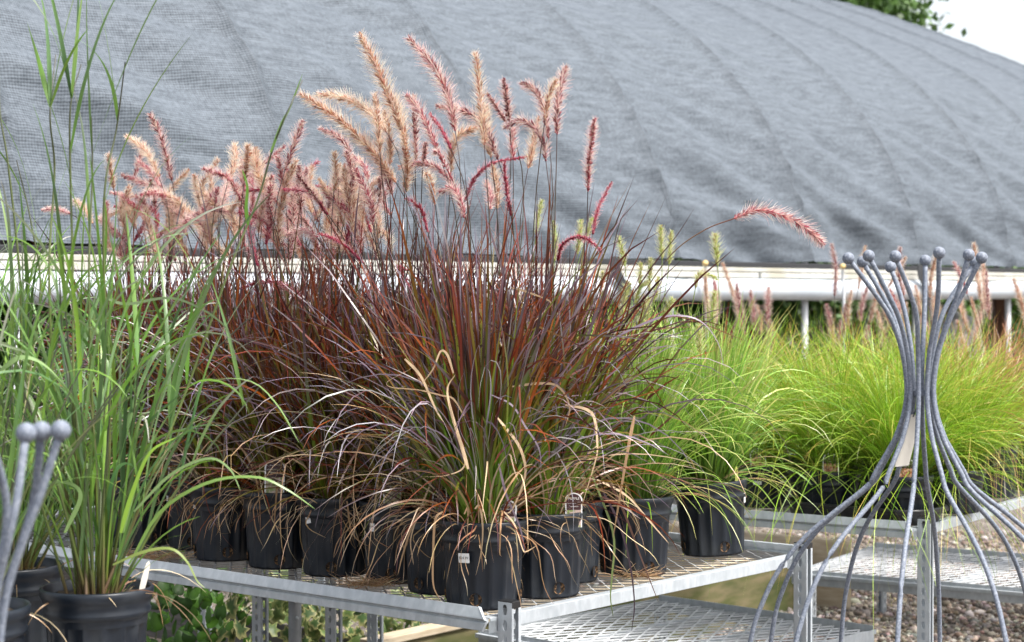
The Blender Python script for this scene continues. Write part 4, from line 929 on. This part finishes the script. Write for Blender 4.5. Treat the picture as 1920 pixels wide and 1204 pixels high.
# far plumed grasses on the rear bench
FPUR = []
for i, (n, b) in enumerate([(2.95,7.85),(3.3,7.8),(3.7,7.85),(4.1,7.8),(4.5,7.85),(4.9,7.8),(3.1,8.3),(3.6,8.4),(4.2,8.35),(4.8,8.4),(5.3,8.0),(3.0,8.8),(3.4,9.0)]):
    p = nb(n, b); r = new_pot('purple_fountain_grass', (p[0], p[1], ZB + 0.004), 'distant reddish fountain grass with tan plumes on the rear bench', 'grass plant', 'far plumed grasses on the rear bench', holes=False)
    tag(link('foliage', purple_foliage(220, POT_H - 0.03, 1.0, green=0.3, drape=0, hmul=0.62), 'blade', r), kind='stuff'); FPUR.append(r)
for k in range(84):
    r = FPUR[k % len(FPUR)]; L = np.array(r.location); ang = R.uniform(0, 6.28); sp = R.uniform(0.03, 0.22); z = R.uniform(0.40, 0.80)
    b = L + np.array([sp*math.cos(ang), sp*math.sin(ang), z]); ln = R.uniform(0.14, 0.26); lean = sp * 1.1
    t = b + np.array([lean*0.4*math.cos(ang), lean*0.4*math.sin(ang), ln]); m_ = (b + t)/2 + R.normal(0, 0.008, 3)
    add_plume(r, [b, m_, t], R.uniform(.014, .020), R.choice(['tan', 'burg', 'tan', 'tan', 'pink']))

# ------------------------------------------------------------------ tall green switchgrass
SW = [(0.11,0.21,0.045),(0.15,0.28,0.045),(0.085,0.17,0.06),(0.14,0.24,0.09),(0.17,0.31,0.04)]
def wide_leaf(parent, base, az, th0, kap, L, w, p, c0, c1, c2, daz=0.0, tw=0.3):
    segs = 12; s = np.linspace(0, 1, segs + 1); th = np.minimum(th0 + kap * s**p, math.radians(165)); A = az + daz * s
    D = np.stack([np.sin(th)*np.cos(A), np.sin(th)*np.sin(A), np.cos(th)], -1)
    P = np.concatenate([np.zeros((1, 3)), np.cumsum(0.5*(D[1:]+D[:-1])*L/segs, 0)]) + base
    S = np.stack([-np.sin(A), np.cos(A), 0*A], -1); N = np.cross(D, S); ps = tw * (0.2 + s)
    S2 = S*np.cos(ps)[:, None] + N*np.sin(ps)[:, None]; N2 = np.cross(D, S2)
    W = (w * np.minimum(1, 0.4 + 2.5*s) * (1-s)**0.6 + 0.0004)[:, None]
    V = np.stack([P - S2*W/2, P + N2*W*0.12, P + S2*W/2], 1).reshape(-1, 3)
    i = (np.arange(segs)*3)[:, None]; F = np.concatenate([np.stack([i, i+1, i+4, i+3], -1), np.stack([i+1, i+2, i+5, i+4], -1)], 1).reshape(-1, 4)
    t = s[:, None]; C = np.where(t < 0.5, np.array(c0)*(1-2*t) + np.array(c1)*2*t, np.array(c1)*(2-2*t) + np.array(c2)*(2*t-1))
    return link('leaf', quads_mesh('leaf', V, F, np.repeat(C, 3, 0)), 'green_blade', parent)
def culm(parent, pts, r0=0.0036, r1_=0.0013):
    P = smooth_path(pts, 30); V, F = tube_arrays(P, np.linspace(r0, r1_, 30), 6, 0)
    t = np.repeat(np.linspace(0, 1, 30), 6)[:, None]
    C = np.where(t < 0.25, np.array([(0.14,0.075,0.05)])*(1-4*t) + np.array([(0.15,0.20,0.05)])*4*t, np.array([(0.15,0.20,0.05)])*(1-t)*1.333 + np.array([(0.085,0.085,0.07)])*(t-0.25)*1.333)
    return link('stalk', quads_mesh('stalk', V, F, C), 'green_blade', parent), P
def switchgrass(px, Y, label, stalks, nleaf, z=0.709, hmax=0.55, lowk=150, bias=None):
    p = un(px, 550, Y); loc = np.array([p[0], p[1], z]); r = new_pot('switchgrass', loc, label, 'grass plant', 'tall green switchgrasses', rotz=R.uniform(0, 6))
    paths = []
    for pts in stalks:
        n = len(pts); q = []
        for i, (x, y) in enumerate(pts):
            q.append(un(x, y, Y + (0 if i else 0.0)) - loc)
        q[0] = np.array([q[0][0]*0.6, R.normal(0, 0.03), POT_H - 0.03]); q[1:] = [v + np.array([0, R.normal(0, 0.02), 0]) for v in q[1:]]
        paths.append(culm(r, q)[1])
    for k in range(26):
        a_, l_ = R.uniform(0, 6.28), R.uniform(0.15, 0.62); sp = abs(R.normal(0, 0.24)) * l_ * 1.6; c0 = R.uniform(0.01, 0.055)
        b = np.array([c0*math.cos(a_), c0*math.sin(a_), POT_H - 0.03])
        paths.append(culm(r, [b, b + np.array([sp*0.42*math.cos(a_), sp*0.42*math.sin(a_), l_*0.5]), b + np.array([sp*math.cos(a_), sp*math.sin(a_), l_])])[1])
    for k in range(nleaf):
        c = pick(SW, 3, 0.2)
        if R.random() < 0.25: c[2] = (0.34, 0.32, 0.30); c[1] = c[1]*0.6 + np.array([0.11, 0.14, 0.08])
        P = paths[k % len(paths)]; i = int(R.integers(3, 29)) if R.random() < 0.8 else 29
        if k % len(paths) < len(stalks): i = min(i, 24)
        if k % len(paths) == 0: i = min(i, 9)
        up = P[i][2] / 1.2
        d = P[min(i, 28) + 1] - P[min(i, 28)]; daz = math.atan2(d[1], d[0])
        wide_leaf(r, P[i], daz + R.normal(0, 1.3), rad(R.uniform(4, 26)), rad(R.gamma(3.0, 24)) * (1.15 - 0.7*min(1, up)), R.uniform(0.22, 0.60) * max(0.3, 1.15 - 0.5*up), R.uniform(0.005, 0.0120), R.uniform(1.3, 2.6), *c, daz=R.normal(0, .35), tw=R.normal(0, 0.7))
    m = Merge(); k = lowk; x, y, a_ = ring(k, 0.05)
    V, F, s = ribbons(np.stack([x, y, np.full(k, POT_H - 0.03)], -1), a_ + R.normal(0, .4, k), np.abs(R.normal(0, rad(16), k)), rad(U(5, 90, k)), U(0.2, 0.6, k), U(0.003, 0.006, k), 9, 1.8, R.normal(0, .3, k), R.normal(0, .7, k))
    m.add(V, F, grad(s, (0, 0.22, 0.9), [pick([(0.16,0.06,0.03),(0.14,0.14,0.03),(0.10,0.035,0.02)], k), pick(SW, k), pick(SW + [(0.3,0.28,0.14)], k)]))
    k = 10; x, y, a_ = ring(k, 0.09)
    V, F, s = ribbons(np.stack([x, y, np.full(k, POT_H - 0.025)], -1), a_, rad(U(30, 70, k)), rad(U(80, 130, k)), U(0.10, 0.26, k), U(0.002, 0.0035, k), 10, 0.6, R.normal(0, .3, k), R.normal(0, 1.5, k))
    m.add(V, F, grad(s, (0, 0.5, 1), [pick(DRY, k), pick(DRY, k), pick(DRY, k)]))
    tag(link('foliage', m.mesh('foliage'), 'green_blade', r), kind='stuff')
    return r
W1 = switchgrass(180, 3.65, 'tall green switchgrass with long leaning stalk in the black pot with white tag', [
  [(200,1100),(250,980),(299,865),(350,730),(432,500),(480,375),(510,283),(540,220),(566,150)],
  [(150,1090),(152,800),(140,500),(133,330),(138,200),(150,120)], [(185,1095),(178,800),(172,520),(172,330),(174,220)], [(205,1095),(200,800),(190,520),(196,350),(212,240),(240,120)],
  [(130,1090),(110,800),(97,520),(97,320),(102,220),(98,100)], [(170,1090),(150,850),(120,650),(115,520)], [(215,1095),(235,900),(250,760),(270,640)]], 135, lowk=45)
W2 = switchgrass(18, 3.95, 'green switchgrass in the pot just behind the white tagged one', [[(20,1060),(30,800),(42,560),(25,320),(10,220),(0,130)], [(0,1060),(40,800),(75,560),(60,420),(30,300)]], 140, lowk=70)
W3 = switchgrass(-75, 4.15, 'green switchgrass farthest along the switchgrass bench', [], 140, lowk=70)
W4 = switchgrass(-60, 3.42, 'green switchgrass pot at the aisle side beside the short ball topped stake', [], 50, lowk=40)
W5 = switchgrass(-190, 3.85, 'green switchgrass at the outer end of its bench, mostly out of view', [], 40, lowk=60)
for pts, c in [([(285,700),(262,760),(300,640),(370,560)], (0.20,0.30,0.09))]: pass
for pts, Y, w, c in [([(230,1000),(270,860),(330,760),(395,715),(470,715),(520,760),(560,830)], 3.6, .008, (0.20,0.32,0.10)), ([(120,1000),(150,930),(120,905),(60,915)], 3.5, .009, (0.22,0.34,0.12)),
    ([(240,1060),(300,960),(390,905),(480,895),(540,920),(590,955)], 3.5, .007, (0.18,0.30,0.07)), ([(210,1060),(270,1035),(320,1030),(350,1055),(368,1090),(383,1104)], 3.45, .006, (0.20,0.26,0.06)),
    ([(250,960),(320,890),(390,860),(430,880),(450,920)], 3.5, .006, (0.24,0.36,0.14)), ([(350,720),(352,640),(362,560),(362,500)], 3.65, .011, (0.11,0.24,0.03)), ([(350,730),(290,780),(250,830),(235,900)], 3.6, .012, (0.10,0.20,0.07)),
    ([(465,422),(462,390),(464,350),(455,318)], 3.66, .008, (0.12,0.26,0.03)), ([(508,286),(530,230),(545,200),(568,140)], 3.64, .006, (0.14,0.26,0.05)), ([(0,695),(40,670),(90,690),(160,770)], 3.4, .010, (0.24,0.36,0.14)),
    ([(200,560),(240,570),(330,560),(420,610),(440,680)], 3.6, .006, (0.22,0.30,0.15)), ([(225,1000),(245,930),(280,850),(330,820)], 3.5, .009, (0.25,0.42,0.05))]:
    leaf_strip(W1, pts, Y, w, c, 'leaf', material='green_blade')
q = MB().add([(-0.004,0,-0.04),(0.004,0,-0.04),(0.006,0,0.02),(0.004,0,0.05),(0,0,0.056),(-0.004,0,0.05),(-0.006,0,0.02)], [(0,1,2,3,4,5,6)])
o = q.obj('plant_tag', 'cream_card', W1, loc=(0.090, -0.005, POT_H - 0.005)); o.rotation_euler = (0, math.radians(14), 0.2); o.modifiers.new('solid', 'SOLIDIFY').thickness = 0.001

# ------------------------------------------------------------------ ball topped metal trellises
TY = 3.95
def trellis(top_override=None):
    root = empty('metal_trellis', un(1726, 550, TY) * np.array([1, 1, 0]))
    ys = [552, 597, 659, 725, 774, 819, 837, 882, 914, 973, 1017, 1070, 1130, 1204]; rp = [82, 55, 34, 25, 30, 45, 54, 80, 100, 173, 221, 261, 291, 314]
    z = [1.5 + (550 - y)/FPX*TY for y in ys] + [0.55, 0.3, 0.0]; rr = [x/FPX*TY for x in rp] + [0.385, 0.405, 0.415]
    top = {5: (-131, 490), 4: (-104, 487), 6: (-95, 496), 3: (-62, 489), 7: (-37, 506), 2: (11, 483), 8: (27, 494), 1: (75, 486), 9: (111, 497), 0: (106, 490)}
    if top_override: top = top_override
    flat = 0.25 if top_override else 1.0
    for k in range(10):
        th = -math.radians(36 * k + 1.5); wob = R.normal(0, 0.03)
        c, s = math.cos(th), math.sin(th)
        tx, ty = top[k]; X = tx/FPX*TY; tz = 1.5 + (550 - ty)/FPX*TY
        Yd = flat * s * 0.10 + (-0.02 if k in (0, 2) else 0)
        P = [np.array([X, Yd, tz])] + [np.array([r_*c*(1+wob*0.5), r_*s*(1+wob*0.5), zz]) for r_, zz in zip(rr, z)]
        P[1] = P[1]*0.55 + np.array([X*0.66, Yd*0.66, P[1][2]])*0.45
        rod = MB().tube(smooth_path(P, 70), 0.0052, 12).obj('rod', 'trellis_metal', root, smooth=True)
        R0 = 0.0128; V = MB().lathe([(R0*math.sin(t), -R0*math.cos(t)) for t in np.linspace(0.02, math.pi-0.02, 14)], 20)
        d = P[0] - P[1]; d /= np.linalg.norm(d)
        V.obj('ball', 'trellis_metal', rod, smooth=True, loc=tuple(P[0] + d*0.008))
    zr = 1.5 + (550 - 737)/FPX*TY
    MB().lathe([(0.0195, zr - 0.006), (0.0225, zr - 0.006), (0.0225, zr + 0.006), (0.0195, zr + 0.006), (0.0195, zr - 0.006)], 28, caps=False).obj('waist_ring', 'trellis_metal', root, smooth=False)
    MB().lathe([(0.40, 0.42), (0.408, 0.42), (0.408, 0.43), (0.40, 0.43), (0.40, 0.42)], 40, caps=False).obj('base_ring', 'trellis_metal', root)
    return root
T1 = trellis()
T2 = trellis({5: (-90, 490), 4: (-67, 492), 6: (-57, 492), 3: (-8, 490), 7: (-10, 500), 2: (15, 486), 8: (20, 494), 1: (50, 488), 9: (70, 497), 0: (80, 490)})
tag(T1, 'tall blue grey metal rod trellis with ball finials and a hanging blank card', 'trellis', 'ball topped rod trellises')
tag(T2, 'short rod trellis with three visible balls beside the switchgrass pots', 'trellis', 'ball topped rod trellises')
p = un(-46, 550, 2.29); T2.location = (p[0], p[1], -0.245); T2.rotation_euler = (0, 0, math.radians(180))
# blank card hanging at the waist
cd = empty('hanging_card', un(1704, 790, TY - 0.015))
b0 = un(1704, 790, TY - 0.015)
pc = [un(x, y, TY - 0.015) - b0 for x, y in [(1697,786),(1706,784),(1708,778),(1716,777),(1719,783),(1727,782),(1705,873),(1679,876)]]
q = MB().add(pc, [tuple(range(8))[::-1]]); o = q.obj('card', 'cream_card', cd); so = o.modifiers.new('solid', 'SOLIDIFY'); so.thickness = 0.0008
MB().tube(smooth_path([un(1713, 782, TY - 0.016) - b0, un(1722, 757, TY - 0.018) - b0, un(1730, 742, TY - 0.012) - b0, un(1735, 732, TY) - b0], 10), 0.0012, 5).obj('cord', 'black_plastic', cd)
tag(cd, 'blank cream card tied to the waist of the tall trellis', 'card')

# ------------------------------------------------------------------ ivy, weeds and thatch below and on the bench
def ivy_leaf_mesh(lobed):
    if lobed: P = [(0,0),(0.30,-0.12),(0.52,0.10),(0.34,0.30),(0.46,0.62),(0.16,0.58),(0,1.0),(-0.16,0.58),(-0.46,0.62),(-0.34,0.30),(-0.52,0.10),(-0.30,-0.12)]
    else: P = [(0,0),(0.22,0.06),(0.36,0.3),(0.33,0.58),(0.16,0.85),(0,1.0),(-0.16,0.85),(-0.33,0.58),(-0.36,0.3),(-0.22,0.06)]
    n = len(P); V = [(0, 0.38, 0.06)] + [(x*0.55, y*0.55+0.17, 0.05) for x, y in P] + [(x, y, -0.05*abs(x)) for x, y in P]
    F = [(0, 1+i, 1+(i+1) % n) for i in range(n)]; F2 = [(1+i, 1+n+i, 1+n+(i+1) % n, 1+(i+1) % n) for i in range(n)]
    me = bpy.data.meshes.new('leaf'); me.from_pydata(V, [], F + F2); me.update(); me.polygons.foreach_set('use_smooth', np.ones(len(F + F2), dtype=bool))
    return me, n
def tint(me, arr):
    at = me.attributes.new('tint', 'FLOAT_COLOR', 'POINT'); at.data.foreach_set('color', np.concatenate([arr, np.ones((len(arr), 1))], 1).astype(np.float32).ravel())
LEAVES = {}
for key, lob, inner, outer in (('ivy', True, (0.06,0.11,0.035), (0.40,0.37,0.16)), ('ivy2', True, (0.09,0.14,0.04), (0.28,0.30,0.11)), ('weed', False, (0.07,0.17,0.02), (0.055,0.14,0.016)), ('weed2', False, (0.04,0.10,0.016), (0.03,0.08,0.012))):
    me, n = ivy_leaf_mesh(lob); tint(me, np.array([inner]*(1+n) + [outer]*n)); me.materials.append(MATS['leaf']); LEAVES[key] = me
def creeper(name, label, pts, keys, n, size, spread, group=None, cat='vine'):
    P = smooth_path(pts, 24); root = empty(name, P[0] * np.array([1, 1, 0])); L = np.array(root.location)
    V, F = tube_arrays(P - L, 0.0022, 5, 0); link('vine_stem', quads_mesh('vine_stem', V, F, np.repeat([[0.10,0.13,0.03]], len(V), 0)), 'leaf', root)
    for k in range(n):
        p = P[int(R.integers(24))] - L + R.normal(0, spread, 3) * np.array([1, 1, 0.9]); p[2] = max(0.03, p[2])
        o = link('leaf', LEAVES[keys[int(R.integers(len(keys)))]], None, root, p); s = size * R.uniform(0.6, 1.25); o.scale = (s, s, s)
        o.rotation_euler = (rad(R.uniform(20, 100)), rad(R.normal(0, 35)), R.normal(0, 1.0))
    return tag(root, label, cat, group)
def g(px, py, Y): return un(px, py, Y)
creeper('leafy_weed', 'glossy green leafy weed growing beside the switchgrass pot under the bench', [g(290,1200,6.4), g(300,1150,6.5), g(330,1115,6.6), g(390,1100,6.7)], ['weed','weed2'], 90, 0.062, 0.09, cat='plant')
creeper('leafy_weed', 'green weed trailing across the grey board under the bench', [g(370,1200,6.3), g(365,1160,6.35), g(385,1120,6.4), g(420,1095,6.5)], ['weed','weed2'], 44, 0.055, 0.045, cat='plant')
creeper('leafy_weed', 'small green weed with round leaves on bare soil', [g(385,1204,6.2), g(395,1190,6.2), g(405,1180,6.2)], ['weed'], 10, 0.05, 0.03, cat='plant')
creeper('leafy_weed', 'dark green weed behind the grey board', [g(400,1150,7.2), g(440,1120,7.2), g(520,1115,7.3)], ['weed2','weed'], 70, 0.06, 0.08, cat='plant')
creeper('ivy', 'variegated ivy sprig with large cream edged leaves on the soil', [g(435,1204,6.3), g(440,1180,6.25), g(460,1185,6.25)], ['ivy'], 8, 0.07, 0.025)
creeper('ivy', 'variegated ivy climbing behind the slotted post', [g(450,1150,7.0), g(500,1120,7.0), g(540,1150,7.0)], ['ivy','ivy2'], 60, 0.055, 0.08)
creeper('ivy', 'dense variegated ivy clump behind the grey pipe leg', [g(560,1200,6.8), g(590,1150,6.8), g(620,1170,6.8), g(660,1160,6.8)], ['ivy','ivy2'], 110, 0.055, 0.09)
creeper('ivy', 'variegated ivy spilling toward the mossy timber', [g(680,1200,6.9), g(730,1170,6.9), g(770,1165,7.0)], ['ivy2','ivy'], 90, 0.055, 0.08)
creeper('ivy', 'shaded ivy strip along the mossy timber', [g(800,1170,7.4), g(860,1160,7.5), g(900,1150,7.6)], ['ivy2','weed2'], 50, 0.055, 0.07)
def thatch(px, py, Y, w, label):
    p = un(px, py, Y); p[2] = ZB + 0.003; k = 260
    x, y = R.normal(0, w, k), R.normal(0, w*0.5, k)
    m = Merge(); V, F, s = ribbons(np.stack([x, y, np.abs(R.normal(0.004, 0.004, k))], -1), U(0, 6.28, k), rad(U(60, 88, k)), rad(U(0, 25, k)), U(0.03, 0.09, k), U(0.001, 0.0028, k), 4, 1.0, R.normal(0, 1, k), R.normal(0, 1, k))
    V[:, 2] = np.maximum(V[:, 2], 0.001)
    m.add(V, F, grad(s, (0, 1), [pick(DRY, k), pick(DRY, k)]))
    tag(link('dry_thatch', m.mesh('dry_thatch'), 'leaf', None, p), label, 'dead grass', 'dry thatch left on the bench', kind='stuff')
thatch(280, 1035, 5.35, 0.06, 'brown clump of dead thatch on the bench rail near the switchgrass pot')
thatch(690, 1100, 4.84, 0.035, 'tan clump of dead thatch between the stickered pots')
thatch(1193, 1085, 5.0, 0.02, 'small tan tuft of dead thatch before the green grass pot')
